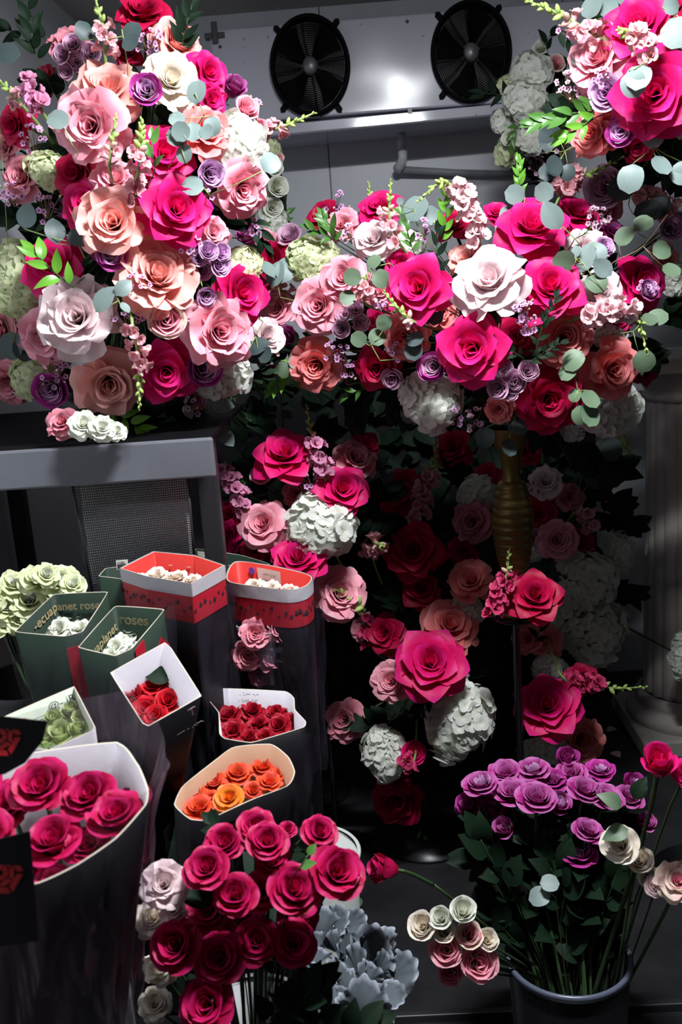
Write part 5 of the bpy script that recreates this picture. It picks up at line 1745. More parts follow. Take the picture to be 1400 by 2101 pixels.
class Sleeve:
    """card wrap round a bunch: outline in the picture laid on a tilted opening plane, walls run down the bunch axis"""
    def __init__(s, label, poly, y, tilt, side, inner, outer, smooth=0, depth=None, taper=.62, n=72, rimw=.0016, lean=0.0, bottom=crz+.01):
        mx, my = sum(p[0] for p in poly)/len(poly), sum(p[1] for p in poly)/len(poly)
        s.c = at(mx, my, y)
        t = math.radians(tilt)
        s.n = (Vector((0, -math.sin(t), math.cos(t)))+CR*side).normalized()
        s.poly = [on_plane(px, py, s.c, s.n) for px, py in poly]
        s.ring = closed(s.poly, smooth, n)
        s.c = sum(s.ring, Vector())/n
        s.e = (-s.n*.35-Vector((lean, 0, .65))).normalized()
        s.full = (s.c.z-bottom)/-s.e.z
        s.depth = depth or s.full
        s.taper = taper
        s.root = thing('rose_sleeve', label, 'flower wrap', s.c, None, None, 'rose sleeves on the crate')
        s.root.rotation_mode = 'QUATERNION'
        s.rimw = rimw
        rows_o = [s.at_depth(d, 0) for d in np.linspace(0, s.depth, 7)]
        rows_i = [s.at_depth(d, -rimw) for d in np.linspace(s.depth, 0, 7)]
        rows = rows_o[::-1]+rows_i[::-1]
        mb = shell([[p-s.c for p in r] for r in rows])
        k = n*6
        mb.M = [0]*k+[2]*n+[1]*(len(mb.F)-k-n)
        mb.obj('card_wrap', [outer, inner, M['rim']], s.root)

    def at_depth(s, d, off):
        f = 1-(1-s.taper)*d/s.full
        out = []
        n = len(s.ring)
        cen = s.c+s.e*d
        for p in s.ring:
            v = (p-s.c)
            q = cen+v*f
            out.append(q+v.normalized()*off)
        return out

    def band(s, name, d0, d1, off, mat, rib=0, rows=3, waist=0):
        n = len(s.ring)
        R = []
        for d in np.linspace(d0, d1, rows):
            r = s.at_depth(d, off)
            if rib:
                r = [p+(p-s.c-s.e*d).normalized()*(.0005*math.cos(i*PI)) for i, p in enumerate(r)]
            R.append([p-s.c for p in r])
        return shell(R).obj(name, mat, s.root)

    def film(s, up=.0, down=.25, off=.008, mat=None, wob=.004, flare=.0, seed=1):
        rng = random.Random(seed)
        n = len(s.ring)
        ph = [rng.uniform(0, 6.28) for _ in range(6)]
        R = []
        for j, d in enumerate(np.linspace(-up, down, 9)):
            r = s.at_depth(d, off+flare*max(0, -d))
            q = []
            for i, p in enumerate(r):
                a = 2*PI*i/n
                w_ = wob*(math.sin(5*a+ph[0]+j*.7)+.7*math.sin(11*a+ph[1]-j*1.1)+.5*math.sin(17*a+ph[2]+j*2))
                if j == 0: w_ *= .6
                q.append(p+(p-s.c-s.e*d).normalized()*w_-s.e*(.012*math.sin(3*a+ph[3]) if j == 0 else 0)-s.c)
            R.append(q)
        return shell(R).obj('clear_film', mat or M['film'], s.root)

    def roses(s, kind, col, items, label, sink, tiltj=.35, hcol=None, group=None, nm=None):
        """items: (px, py, d, dsink, extra label)"""
        order = sorted(range(len(items)), key=lambda q: items[q][0])
        for i, it in enumerate(items):
            px, py, d = it[:3]
            ds = it[3] if len(it) > 3 and it[3] is not None else 0
            c_, h_ = col, hcol
            lab = it[4] if len(it) > 4 else label+', '+ORD[order.index(i)]+' from the wall side'
            if len(it) > 5: c_, h_ = it[5], it[6]
            P = on_plane(px, py, s.c+s.e*(sink+ds), s.n)
            dev = Vector((math.sin(i*2.3+px), math.cos(i*1.7+py), math.sin(i*3.1)))*tiltj
            nn = (s.n+dev*.5+(CP-P).normalized()*.25).normalized()
            rose(kind, c_, px, py, d, P.y, nn, lab, group or 'roses in the sleeves', tuple(s.c+s.e*(s.full*.8)+(P-s.c)*.25), h_, name=nm, stemlen=.3)


def lettering(parent, origin, string, size, pos, xdir, ydir, mat, name='lettering', bold=0):
    c = bpy.data.curves.new('lettering', 'FONT')
    c.body = string
    c.size = size
    c.extrude = .00015
    c.offset = bold
    c.align_x = 'LEFT'
    o = bpy.data.objects.new('tmp', c)
    COL.objects.link(o)
    dg = bpy.context.evaluated_depsgraph_get()
    me = bpy.data.meshes.new_from_object(o.evaluated_get(dg))
    bpy.data.objects.remove(o)
    me.name = 'lettering'
    me.materials.clear()
    me.materials.append(mat)
    x = Vector(xdir).normalized()
    z = x.cross(Vector(ydir)).normalized()
    y = z.cross(x)
    r = link(name, me, parent)
    r.matrix_local = Matrix(((x.x, y.x, z.x, pos.x-origin.x), (x.y, y.y, z.y, pos.y-origin.y), (x.z, y.z, z.z, pos.z-origin.z), (0, 0, 0, 1)))
    return r


def wall_text(s, i, j, t0, drop, string, size, mat, outside=False, lift=.0024, bold=0):
    """text on the wall between outline corners i and j, starting a share t0 along it, 'drop' below the rim"""
    a, b = s.poly[i], s.poly[j]
    x = (b-a).normalized()
    f = 1-(1-s.taper)*drop/s.full
    p = s.c+(a.lerp(b, t0)-s.c)*f+s.e*drop
    zz = x.cross(-s.e).normalized()
    return lettering(s.root, s.c, string, size, p+zz*lift, x, -s.e, mat, bold=bold)


def card_patch(s, name, pts, mat, parent=None):
    """thin flat printed piece from four or more world points"""
    n = (pts[1]-pts[0]).cross(pts[2]-pts[0]).normalized()*.0004
    m = len(pts)
    V = [p-s.c-n for p in pts]+[p-s.c+n for p in pts]
    return MB().add(V, [tuple(range(m-1, -1, -1)), tuple(range(m, 2*m))]+[(k, (k+1) % m, m+(k+1) % m, m+k) for k in range(m)]).obj(name, mat, parent or s.root, False)


def wallp(s, i, j, t, drop, lift=.0026):
    a, b = s.poly[i], s.poly[j]
    f = 1-(1-s.taper)*drop/s.full
    x = (b-a).normalized()
    return s.c+(a.lerp(b, t)-s.c)*f+s.e*drop+x.cross(-s.e).normalized()*lift


def ringp(s, u, drop, lift=.003):
    """point on the inner face of a rounded sleeve; u counts outline corners"""
    n, m = len(s.ring), len(s.poly)
    i = int(round(u/m*n)) % n
    r = s.at_depth(drop, -s.rimw)
    cen = s.c+s.e*drop
    return r[i]+(cen-r[i]).normalized()*lift


WH = 'white rose inside the '
# dark green sleeve nearest the wall
sA = Sleeve('dark green card sleeve of white roses with gold lettering, nearest the grey wall', [(30, 1296), (110, 1219), (222, 1214), (170, 1296), (130, 1306)], 1.42, 14, -.05, M['cardgreen'], M['cardgreen'], .12)
sA.roses('L', 'white', [(120, 1292, 62), (160, 1268, 62), (185, 1256, 50), (135, 1270, 50), (95, 1305, 50), (165, 1290, 50)], WH+'dark green sleeve nearest the wall', .05)
wall_text(sA, 0, 1, .40, .026, '-ecuapl', .0235, M['inkgold'], bold=.0003)
wall_text(sA, 0, 1, .06, .036, 'es', .025, M['inkgold'], bold=.0003)
wall_text(sA, 1, 2, .03, .027, 'anet roses', .0192, M['inkgold'], bold=.0003)
card_patch(sA, 'printed_panel', [wallp(sA, 4, 3, .05, .02, .0022), wallp(sA, 4, 3, .8, .02, .0022), wallp(sA, 4, 3, .8, .11, .0022), wallp(sA, 4, 3, .05, .11, .0022)], M['cardred2'])
sA.film(-.03, .3, .010, wob=.005, seed=3)
sB = Sleeve('dark green card sleeve of white roses with gold lettering, beside the white card sleeve', [(160, 1328), (236, 1243), (338, 1250), (272, 1330), (236, 1346)], 1.36, 14, -.05, M['cardgreen'], M['cardgreen'], .12)
sB.roses('L', 'white', [(235, 1330, 62), (268, 1300, 62), (290, 1290, 46), (225, 1345, 50), (250, 1318, 50)], 'white rose in the green sleeve beside the white card one', .05)
wall_text(sB, 0, 1, .08, .034, 'ecuaplanet', .0215, M['inkgold'], bold=.0003)
wall_text(sB, 1, 2, .05, .028, 'roses', .0235, M['inkgold'], bold=.0003)
card_patch(sB, 'printed_panel', [wallp(sB, 3, 2, .75, .03, .0024), wallp(sB, 3, 2, .98, .055, .0024), wallp(sB, 3, 2, 1, .12, .0024), wallp(sB, 3, 2, .45, .12, .0024), wallp(sB, 3, 2, .45, .06, .0024)][::-1], M['cardred2'])
card_patch(sB, 'printed_panel', [wallp(sB, 3, 2, .02, .004, .0024), wallp(sB, 3, 2, .28, .004, .0024), wallp(sB, 3, 2, .28, .05, .0024), wallp(sB, 3, 2, .02, .05, .0024)][::-1], M['cardred2'])
sB.film(-.0, .3, .012, wob=.006, seed=4)

# red collars
motif = lambda k: [(0, -.55), (-.55, .1), (-.3, .55), (0, .25), (.3, .55), (.55, .1)]


def collar(label, poly, y, smooth, tilt=2):
    s = Sleeve(label, poly, y, tilt, 0, M['cardred'], M['cardblack'], smooth, taper=.72, n=240)
    s.band('white_band', -.0006, .022, .0016, M['cardwhite'], rib=1)
    s.band('red_band', .022, .066, .0010, M['cardred2'], rib=0)
    # hearts and leaves printed round the red band
    mb = MB()
    n = len(s.ring)
    rng = random.Random(4)
    rings = {}
    for q in range(44):
        i = int(q*n/44)
        d = .042+rng.uniform(-.007, .007)
        r = s.at_depth(d, .0016)
        p, p2 = r[i], r[(i+2) % n]
        x = (p2-p).normalized()
        yv = -s.e
        a = rng.uniform(-1, 1)
        sz = rng.uniform(.0052, .0085)
        nn = (p-s.c-s.e*d).normalized()*.0003
        mb.add([p-s.c+nn+x*(u*math.cos(a)-v*math.sin(a))*sz+yv*(u*math.sin(a)+v*math.cos(a))*sz for u, v in motif(0)], [tuple(range(6))])
    tag(mb.obj('printed_hearts', M['inkdark'], s.root, False), kind='stuff')
    return s


sC = collar('square red card collar with a white corrugated rim and dark printed hearts', [(248, 1166), (316, 1132), (400, 1140), (460, 1160), (392, 1197), (300, 1182)], 1.52, .06)
sC.roses('L', 'cream', [(320, 1184, 58), (362, 1186, 52), (395, 1192, 46), (290, 1188, 40)], 'cream rose inside the square red collar', .022)
for t in (.35, .8):
    card_patch(sC, 'staple', [wallp(sC, 1, 2, t, .02), wallp(sC, 1, 2, t+.09, .02), wallp(sC, 1, 2, t+.09, .0212), wallp(sC, 1, 2, t, .0212)], M['rim'])
sC.film(-.024, .33, .012, wob=.004, seed=5)
sD = collar('oval red card collar with a white rim, a paper label and a blue dot inside', [(466, 1178), (484, 1153), (540, 1158), (610, 1172), (640, 1184), (628, 1202), (590, 1210), (520, 1202), (472, 1194)], 1.57, .9)
sD.roses('L', 'cream', [(520, 1204, 50), (556, 1208, 46), (592, 1210, 40)], 'cream rose inside the oval red collar', .024)
us = [1.78+.12*k for k in range(7)]
V = [ringp(sD, u, d)-sD.c for d in (.006, .036) for u in us]
V += [v+(sD.c-sD.c+sD.e*0+CU*0-FW*0)+(-(v-sD.e*.02)).normalized()*.0005 for v in V]
q = len(us)
MB().add(V, [(k, k+1, q+k+1, q+k) for k in range(q-1)]+[(2*q+k, 3*q+k, 3*q+k+1, 2*q+k+1) for k in range(q-1)]).obj('paper_label', M['label'], sD.root)
p0, p1 = ringp(sD, 1.84, .018, .0045), ringp(sD, 2.46, .018, .0045)
lettering(sD.root, sD.c, 'AIT9 22 IU', .0066, p0.lerp(p1, .18), p1-p0, -sD.e, M['inkgrey'])
p0, p1 = ringp(sD, 1.84, .030, .0045), ringp(sD, 2.46, .030, .0045)
lettering(sD.root, sD.c, 'B 1008 PALIA', .0056, p0.lerp(p1, .05), p1-p0, -sD.e, M['inkdark'])
cdt = ringp(sD, 1.58, .014, .003)
xd = (ringp(sD, 1.65, .014)-ringp(sD, 1.5, .014)).normalized()
card_patch(sD, 'blue_dot', [cdt+(xd*math.cos(a)-sD.e*math.sin(a))*.0065 for a in [k*PI/8 for k in range(16)]], M['inkblue'])
sD.film(-.024, .33, .014, wob=.004, seed=6)
# bunch seen through the film below the oval collar
for i, (px, py, d) in enumerate([(525, 1300, 66), (575, 1290, 62), (510, 1345, 66), (560, 1350, 70), (590, 1330, 50), (535, 1385, 50)]):
    rose('L', 'dusty', px, py, d, 1.52+.004*i, (.1*math.sin(i), .1*math.cos(i)), 'dull pink rose under clear film below the oval red collar, '+ORD[(1, 4, 0, 3, 5, 2)[i]]+' from the wall side', 'roses in the filmed bunch', tuple(at(548, 1480, 1.56)), stemlen=.18)
sL = Sleeve('clear film bunch of dull pink roses below the oval red collar', [(485, 1285), (500, 1268), (560, 1266), (615, 1275), (612, 1292), (540, 1300)], 1.55, 4, 0, M['filmhazy'], M['filmhazy'], .6, taper=.8, bottom=.86)
sL.film(-.02, .05, .006, wob=.005, seed=16)

# white sleeve with red roses, its printed side black
sE = Sleeve('white lined black card sleeve of red roses with the letter T', [(226, 1380), (338, 1318), (352, 1330), (414, 1428), (305, 1490), (292, 1484)], 1.25, 30, .06, M['cardwhite'], M['cardblack'], .04, lean=.24)
sE.roses('H', 'red', [(275, 1425, 58), (315, 1412, 62), (350, 1400, 52), (300, 1455, 56), (345, 1440, 60), (320, 1470, 56), (372, 1425, 46)], 'red rose inside the white lined sleeve', .06, hcol='red')
wall_text(sE, 4, 3, .80, .024, 'T', .020, M['inkwhite'], lift=.0026)
wall_text(sE, 4, 3, .62, .048, '\u2013\u2013 - .-:--.', .012, M['inkwhite'], lift=.0026)
for k, (px, py) in enumerate([(352, 1392)]):
    p = on_plane(px, py, sE.c+sE.e*.045, sE.n)
    lo = link('leaf', leafget('rose', 'leafd', 0), sE.root, p-sE.c, leaf_quat(CR*-.9+CU*.2, facing(p, 0, .5)), .045)
# round sleeve with dark red roses
sF = Sleeve('black card sleeve of dark red roses lined in white', [(426, 1432), (455, 1412), (585, 1418), (604, 1432), (606, 1456), (628, 1480), (624, 1492), (560, 1512), (515, 1524), (462, 1516), (450, 1505), (448, 1462)], 1.41, 12, 0, M['cardwhite'], M['cardblack'], .35, lean=.03)
sF.roses('L', 'darkred', [(470, 1470, 64), (520, 1460, 60), (565, 1465, 58), (480, 1500, 58), (530, 1488, 56), (572, 1490, 60), (512, 1512, 48), (600, 1480, 44), (445, 1455, 40), (545, 1510, 46)], 'dark red rose inside the white lined black sleeve', .034, hcol='darkred')
wall_text(sF, 1, 2, .28, .010, '. :.-- -.-', .012, M['inkdark'])
sF.film(-.02, .3, .012, wob=.006, seed=8)
# kraft lined sleeve with orange roses
sG = Sleeve('kraft lined black card sleeve of orange roses', [(357, 1650), (375, 1612), (440, 1560), (480, 1532), (556, 1526), (592, 1552), (606, 1584), (592, 1612), (520, 1640), (450, 1672), (425, 1684), (392, 1682), (372, 1668)], 1.23, 16, 0, M['cardkraft'], M['cardblack'], .5, lean=.14)
sG.roses('H', 'orange', [(400, 1632, 58), (440, 1608, 56), (488, 1592, 62), (540, 1578, 60), (552, 1608, 56), (410, 1662, 66), (470, 1640, 66, -.005, 'amber yellow rose among the orange ones', 'yellow', 'yellow'), (520, 1625, 46), (432, 1640, 40), (572, 1590, 36)], 'orange rose inside the kraft lined sleeve', .036, hcol='orange')
sG.film(-.03, .3, .012, wob=.006, seed=9)
# mint lined sleeve with green buds
sH = Sleeve('mint lined card sleeve of green rosebuds with dark print', [(8, 1470), (152, 1408), (196, 1492), (190, 1500), (100, 1540), (20, 1530)], 1.12, 24, .05, M['cardmint'], M['cardwhite'], .05)
sH.roses('B', 'green', [(110, 1478, 44), (145, 1462, 46), (165, 1478, 44), (125, 1510, 60), (95, 1520, 46), (160, 1500, 44)], 'green rosebud inside the mint lined sleeve', .03, nm='rosebud')
wall_text(sH, 0, 1, .56, .018, '.@- iRC', .015, M['inkdark'])
for k in range(3):
    card_patch(sH, 'print_line', [wallp(sH, 0, 1, .36, .020+.004*k), wallp(sH, 0, 1, .58, .020+.004*k), wallp(sH, 0, 1, .58, .0207+.004*k), wallp(sH, 0, 1, .36, .0207+.004*k)], M['inkgrey'])
pd_ = wallp(sH, 0, 1, .22, .018)
xh = (sH.poly[1]-sH.poly[0]).normalized()
card_patch(sH, 'red_dot', [pd_+(xh*math.cos(a)-sH.e*math.sin(a))*.006 for a in [k*PI/8 for k in range(16)]], M['inkred'])
# big front sleeve with hot pink roses
sI = Sleeve('largest white lined black sleeve of deep pink roses under hazy film', [(-130, 1660), (-60, 1590), (60, 1545), (240, 1522), (285, 1570), (305, 1620), (300, 1652), (240, 1720), (160, 1775), (82, 1812), (-20, 1830), (-110, 1780)], .92, 16, 0, M['cardwhite'], M['cardblack'], .5, taper=.6, rimw=.0022, lean=.16)
sI.roses('H', 'magred', [(85, 1618, 132, -.01), (185, 1640, 120), (240, 1680, 124), (110, 1730, 128, .01), (20, 1660, 120, .01), (180, 1745, 100, .02), (-30, 1720, 120), (60, 1800, 100, .03), (110, 1815, 90, .03), (280, 1640, 70, .025), (-40, 1620, 110)], 'deep pink rose under the hazy film of the largest sleeve', .026, hcol='magred')
sI.film(.04, .35, .008, M['filmhazy'], wob=.005, flare=.25, seed=11)


def emblem(s, parent, c, x, y, r, mat):
    """hexagonal rose emblem: nested angular petals, thin printed pieces"""
    mb = MB()
    z = x.cross(y).normalized()*.0006
    for k in range(6):
        for (r0, r1, tw) in ((.72, 1.0, 0), (.42, .66, .5), (.12, .36, .2)):
            a0, a1 = 2*PI*(k+.06)/6+tw, 2*PI*(k+.94)/6+tw
            pts = [(r0*math.cos(a0), r0*math.sin(a0)), (r1*math.cos(a0), r1*math.sin(a0)), (r1*math.cos(a1), r1*math.sin(a1)), (r0*math.cos(a1), r0*math.sin(a1))]
            mb.add([c-s.c+z+(x*u+y*v)*r for u, v in pts], [(0, 1, 2, 3)])
    return mb.obj('rose_emblem', mat, parent, False)


# folded black flaps with a red rose emblem, part of the largest sleeve
def flap(name, pts_px, y, em_px, em_r, tiltq=0):
    P = [at(px, py, y+dy) for px, py, dy in pts_px]
    o = card_patch(sI, name, P, M['cardblack'])
    c = at(*em_px, y-.002)
    emblem(sI, sI.root, c, CR, (CU+FW*.1).normalized(), em_r*kk(c), M['inkred'])
    return o


flap('folded_flap', [(-60, 1600, 0), (10, 1588, 0), (52, 1565, 0), (88, 1520, 0), (98, 1480, 0), (-60, 1462, 0)], .87, (0, 1510), 44)
flap('folded_flap', [(-60, 1950, 0), (80, 1930, 0), (62, 1705, 0), (-60, 1735, 0)], .77, (2, 1790), 46)

# white roses standing loose beside the wall
for i, (px, py, d) in enumerate([(30, 1200, 74), (75, 1190, 80), (125, 1196, 84), (60, 1235, 90), (15, 1245, 80), (110, 1222, 70), (10, 1280, 70), (40, 1275, 60), (150, 1200, 56), (-20, 1220, 80), (95, 1180, 56)]):
    rose('L', 'greenwhite', px, py, d, 1.595-.003*i, (.15*math.sin(i*2), .75+.2*math.cos(i)), 'greenish white rose in the open bunch, '+ORD[(2, 6, 9, 4, 1, 8, 10, 3, 7, 0, 5)[0] if 0 else sorted([30, 75, 125, 60, 15, 110, 10, 40, 150, -20, 95]).index(px)]+' from the grey wall', 'greenish white roses by the wall', tuple(at(60, 1420, 1.58)), stemlen=.35, hcol='white')
cb = at(60, 1400, 1.58)
wbk = thing('flower_bucket', 'black bucket of greenish white roses beside the grey wall', 'bucket', (cb.x, 1.60, crz))
MB().lathe([(.001, .0), (.075, .0), (.095, cb.z-crz-.02), (.10, cb.z-crz), (.093, cb.z-crz), (.07, .012), (.001, .012)], 32).obj('bucket_body', M['bucketb'], wbk)
# green sleeves with labels behind the collars
sK = Sleeve('dark green sleeve with a barcode label behind the square red collar', [(202, 1182), (216, 1166), (258, 1160), (264, 1172), (252, 1188)], 1.585, 6, 0, M['cardgreen'], M['cardgreen'], .1)
lp = [at(238, 1150, 1.575), at(262, 1148, 1.575), at(263, 1168, 1.575), at(240, 1169, 1.575)]
lk = card_patch(sK, 'barcode_label', lp[::-1], M['label'])
for k in range(9):
    a, b = lp[3].lerp(lp[2], .12+k*.09), lp[0].lerp(lp[1], .12+k*.09)
    ww = (lp[2]-lp[3])*(.03 if k % 3 else .05)
    card_patch(sK, 'barcode_bar', [p+FW*-.0012 for p in (a.lerp(b, .12), a.lerp(b, .12)+ww, a.lerp(b, .62)+ww, a.lerp(b, .62))], M['inkdark'], None)
lettering(sK.root, sK.c, 'C018001', .0038, lp[3].lerp(lp[0], .72)+(lp[2]-lp[3])*.1-FW*.0012, (lp[2]-lp[3]), (lp[0]-lp[3]), M['inkdark'])
sM = Sleeve('slanting dark green sleeve behind the oval red collar', [(395, 1140), (402, 1126), (440, 1130), (500, 1140), (555, 1158), (470, 1160), (420, 1154)], 1.88, 10, 0, M['cardgreen'], M['cardgreen'], .4)
wall_text(sM, 2, 3, .1, .012, 'ecc 3', .012, M['inkgold'])
card_patch(sM, 'paper_label', [wallp(sM, 1, 2, .1, .004), wallp(sM, 1, 2, .9, .004), wallp(sM, 1, 2, .9, .018), wallp(sM, 1, 2, .1, .018)][::-1], M['label'])

# ================================================================== buckets on the floor
def bucket(name, label, x, y, z0, r0, r1, h, body, rim, cat='bucket', tilt=None):
    t = thing(name, label, cat, (x, y, z0))
    MB().lathe([(.001, 0), (r0, 0), (r0*1.01, .01), (r1, h-.008), (r1*.975, h-.004), (r0*.96, .012), (.001, .01)], 56).obj('bucket_body', body, t)
    MB().lathe([(r1*.97, h-.010), (r1*1.035, h-.012), (r1*1.045, h-.003), (r1*1.01, h+.001), (r1*.965, h-.002)], 56).obj('rim', rim, t)
    return t


wq = at(634, 1747, 1.62)
bucket('flower_bucket', 'white plastic bucket with a pale rim behind the raspberry roses', wq.x, 1.62, 0, .066, .093, wq.z, M['bucketw'], M['bucketw'])
pbk = at(1166, 1956, 1.47)
bucket('flower_bucket', 'black bucket with a grey blue highlight coloured into its rim, holding purple roses', pbk.x, 1.47, 0, .085, .104, pbk.z, M['bucketb'], M['bucketrim'])
nb = at(510, 2060, 1.13)
bucket('flower_bucket', 'grey bucket under the raspberry roses', nb.x, 1.13, 0, .06, .085, nb.z-.02, M['bucketg'], M['bucketg'])

NG = 'raspberry roses in the grey bucket'
ncore = (nb.x, 1.13, nb.z-.10)
for i, (px, py, d, dd, lab) in enumerate([
    (425, 1785, 98, -.02, 'raspberry rose nearest the orange roses'), (462, 1735, 92, .03, 'raspberry rose under the kraft lined sleeve'), (525, 1700, 84, .05, 'raspberry rose highest in the grey bucket bunch'),
    (548, 1732, 90, .02, 'raspberry rose below the highest one'), (655, 1712, 80, .05, 'raspberry rose in front of the white bucket rim'), (482, 1842, 98, -.03, 'raspberry rose with an upright petal in the bunch middle'),
    (537, 1832, 90, .03, 'darker raspberry rose squeezed in the bunch middle'), (602, 1832, 116, -.02, 'wide raspberry rose beside the bunch middle'), (690, 1795, 120, .0, 'raspberry rose with a pale outer petal before the white bucket'),
    (362, 1942, 116, -.03, 'deep raspberry rose beside the silvery pink roses'), (452, 1968, 108, -.03, 'deep raspberry rose above the lowest one'), (525, 1935, 98, -.01, 'raspberry rose with a hot heart low in the bunch'),
    (602, 1938, 98, -.01, 'raspberry rose beside the dusty miller'), (425, 2062, 122, -.06, 'lowest raspberry rose at the bottom of the picture'), (430, 1872, 100, .04, 'shaded raspberry rose deep in the bunch'),
    (590, 1705, 40, .06, 'small raspberry bud beside the white bucket'), (610, 1880, 90, .04, 'shaded raspberry rose under the wide one'), (500, 1890, 90, .04, 'shaded raspberry rose in the middle of the bunch'),
    (560, 1770, 80, .05, 'shaded raspberry rose behind the bunch')]):
    rose('H', 'magred', px, py, d, 1.07+dd*.8, ((px-520)/420, .45-(py-1850)/500), lab, NG, (ncore[0]+(px-520)/220*.05, ncore[1]+dd*.8, ncore[2]), nleaf=2 if i % 3 == 0 else 0, stemlen=.42)
for i, (px, py, d, c, lab) in enumerate([(336, 1815, 100, 'blush', 'silvery pink rose beside the hazy film'), (356, 1868, 56, 'blush', 'small silvery pink rose above the deep raspberry one'),
                                         (312, 1885, 80, 'cream', 'cream rose half behind the hazy film'), (330, 1985, 76, 'cream', 'dim cream rose low beside the hazy film'), (318, 2060, 70, 'cream', 'dim cream rose at the bottom beside the hazy film'), (375, 1830, 60, 'dusty', 'dim pink rose between silvery and raspberry roses')]):
    rose('L', c, px, py, d, 1.06+.012*i, (-.1, .3), lab, 'silvery pink roses', (nb.x-.03, 1.14, nb.z-.1), stemlen=.3)
sprig('dark rose leaves under the kraft lined sleeve', (470, 1720), (440, 1690), 3, 50, 1.12, None, ncore, 'rose', 'leafd')
sprig('small green leaf over the wide raspberry rose', (600, 1800), (632, 1755), 1, 36, 1.04, None, ncore, 'rose', 'leaf')
sprig('dark rose leaf before the white bucket', (600, 1745), (625, 1715), 2, 46, 1.11, None, ncore, 'rose', 'leafd')
for i, (b, t_) in enumerate([((600, 2080), (650, 2020)), ((540, 2110), (590, 2060)), ((660, 2110), (640, 2040)), ((690, 2130), (760, 2100)), ((600, 2130), (680, 2110))]):
    sprig(beside('dark leaves below the ', *t_), b, t_, 5, 80, 1.05, 'leaves at the bottom of the picture', ncore, 'rose', 'leafd', spread=65)

# dusty miller
def mk_miller(seed):
    """fan shaped velvety leaf, cupped, with a frilled scalloped margin"""
    rng = random.Random(seed)
    nu, nv = 12, 56
    V, U = [], []
    p1, p2 = rng.uniform(0, 6), rng.uniform(0, 6)
    lob = rng.choice((3.2, 4.1, 5.0))
    cup = rng.uniform(.25, .5)
    for i in range(nu+1):
        s = i/nu
        for j in range(nv+1):
            v = -1+2*j/nv
            a = v*1.55
            R_ = (1.0+.07*math.cos(lob*a+p1)+.075*abs(math.sin(a*7.5+p2)))*(1-.18*abs(v)**2.5)
            r = s*R_*.66
            x = .30+r*math.cos(a)
            y = r*math.sin(a)*(1-.25*cup)
            z = cup*(r*math.sin(a))**2*1.5+.08*math.sin(lob*a+p1)*s**2-.12*s**2*math.cos(a)+.045*math.sin(a*15+p2)*s**5
            V.append((x, y, z)); U.append((.5+.5*v, s))
    m = nv+1
    Fc = [(i*m+j, (i+1)*m+j, (i+1)*m+j+1, i*m+j+1) for i in range(nu) for j in range(nv)]
    mb = MB().add(V, Fc, U)
    mb.tube([(-.45, 0, -.1), (.0, 0, -.02), (.34, 0, .0)], .03, 5)
    return mb.mesh('miller_leaf', M['mill'])


ML = [mk_miller(i) for i in range(4)]
mc = at(745, 2090, 1.40)
mil = thing('dusty_miller', 'silvery grey dusty miller with scalloped velvety leaves', 'plant', (mc.x, 1.42, 0))
for i, (px, py, ln, ang, dy, tw) in enumerate([
        (660, 1915, 74, 95, .04, .2), (684, 1900, 62, 70, .05, -.5), (712, 1905, 60, 35, .05, .6), (655, 1950, 60, 150, .02, .3), (690, 1955, 60, 100, .03, -1.2), (712, 1965, 66, 88, .02, 1.1),
        (755, 1975, 96, 82, .03, .0), (742, 1945, 62, 55, .045, 1.3), (788, 1960, 70, 80, .04, -1.2), (805, 2010, 84, 62, .01, .1), (775, 1995, 60, 70, .01, .9), (735, 2000, 80, 105, .0, -.9),
        (752, 2020, 62, 88, -.02, .5), (690, 2015, 62, 112, -.01, .2), (712, 2035, 56, 85, -.02, -.6), (700, 2060, 56, 140, -.03, .4), (745, 2075, 92, 85, -.05, .1), (790, 2050, 60, 40, -.03, -.4), (770, 2065, 60, 60, -.03, .8),
        (650, 1985, 64, 120, .0, .9), (720, 2085, 60, 110, -.05, .3), (670, 2050, 60, 130, -.02, -.3)]):
    p = at(px-ln*.3*math.cos(math.radians(ang)), py+ln*.3*math.sin(math.radians(ang)), 1.40+dy)
    a = math.radians(ang)
    t = facing(p, 0, 0)
    dr = CR*math.cos(a)+CU*math.sin(a)+t*.15*math.sin(i*2.1)
    link('leaf', ML[i % 4], mil, p-mil.location, leaf_quat(dr, t+CU*.25+CR*tw), ln*kk(p)*1.05)
mt = MB()
for i in range(7):
    a = i*.9
    mt.tube([(.02*math.cos(a), .02*math.sin(a), .02), (.03*math.cos(a), .03*math.sin(a), .15), (.05*math.cos(a), .05*math.sin(a)-.01, .30)], .004, 5)
mt.obj('stem', M['mill'], mil)
MB().lathe([(.001, 0), (.055, 0), (.07, .13), (.074, .14), (.066, .14), (.052, .02), (.001, .02)], 28).obj('pot', M['bucketb'], mil)

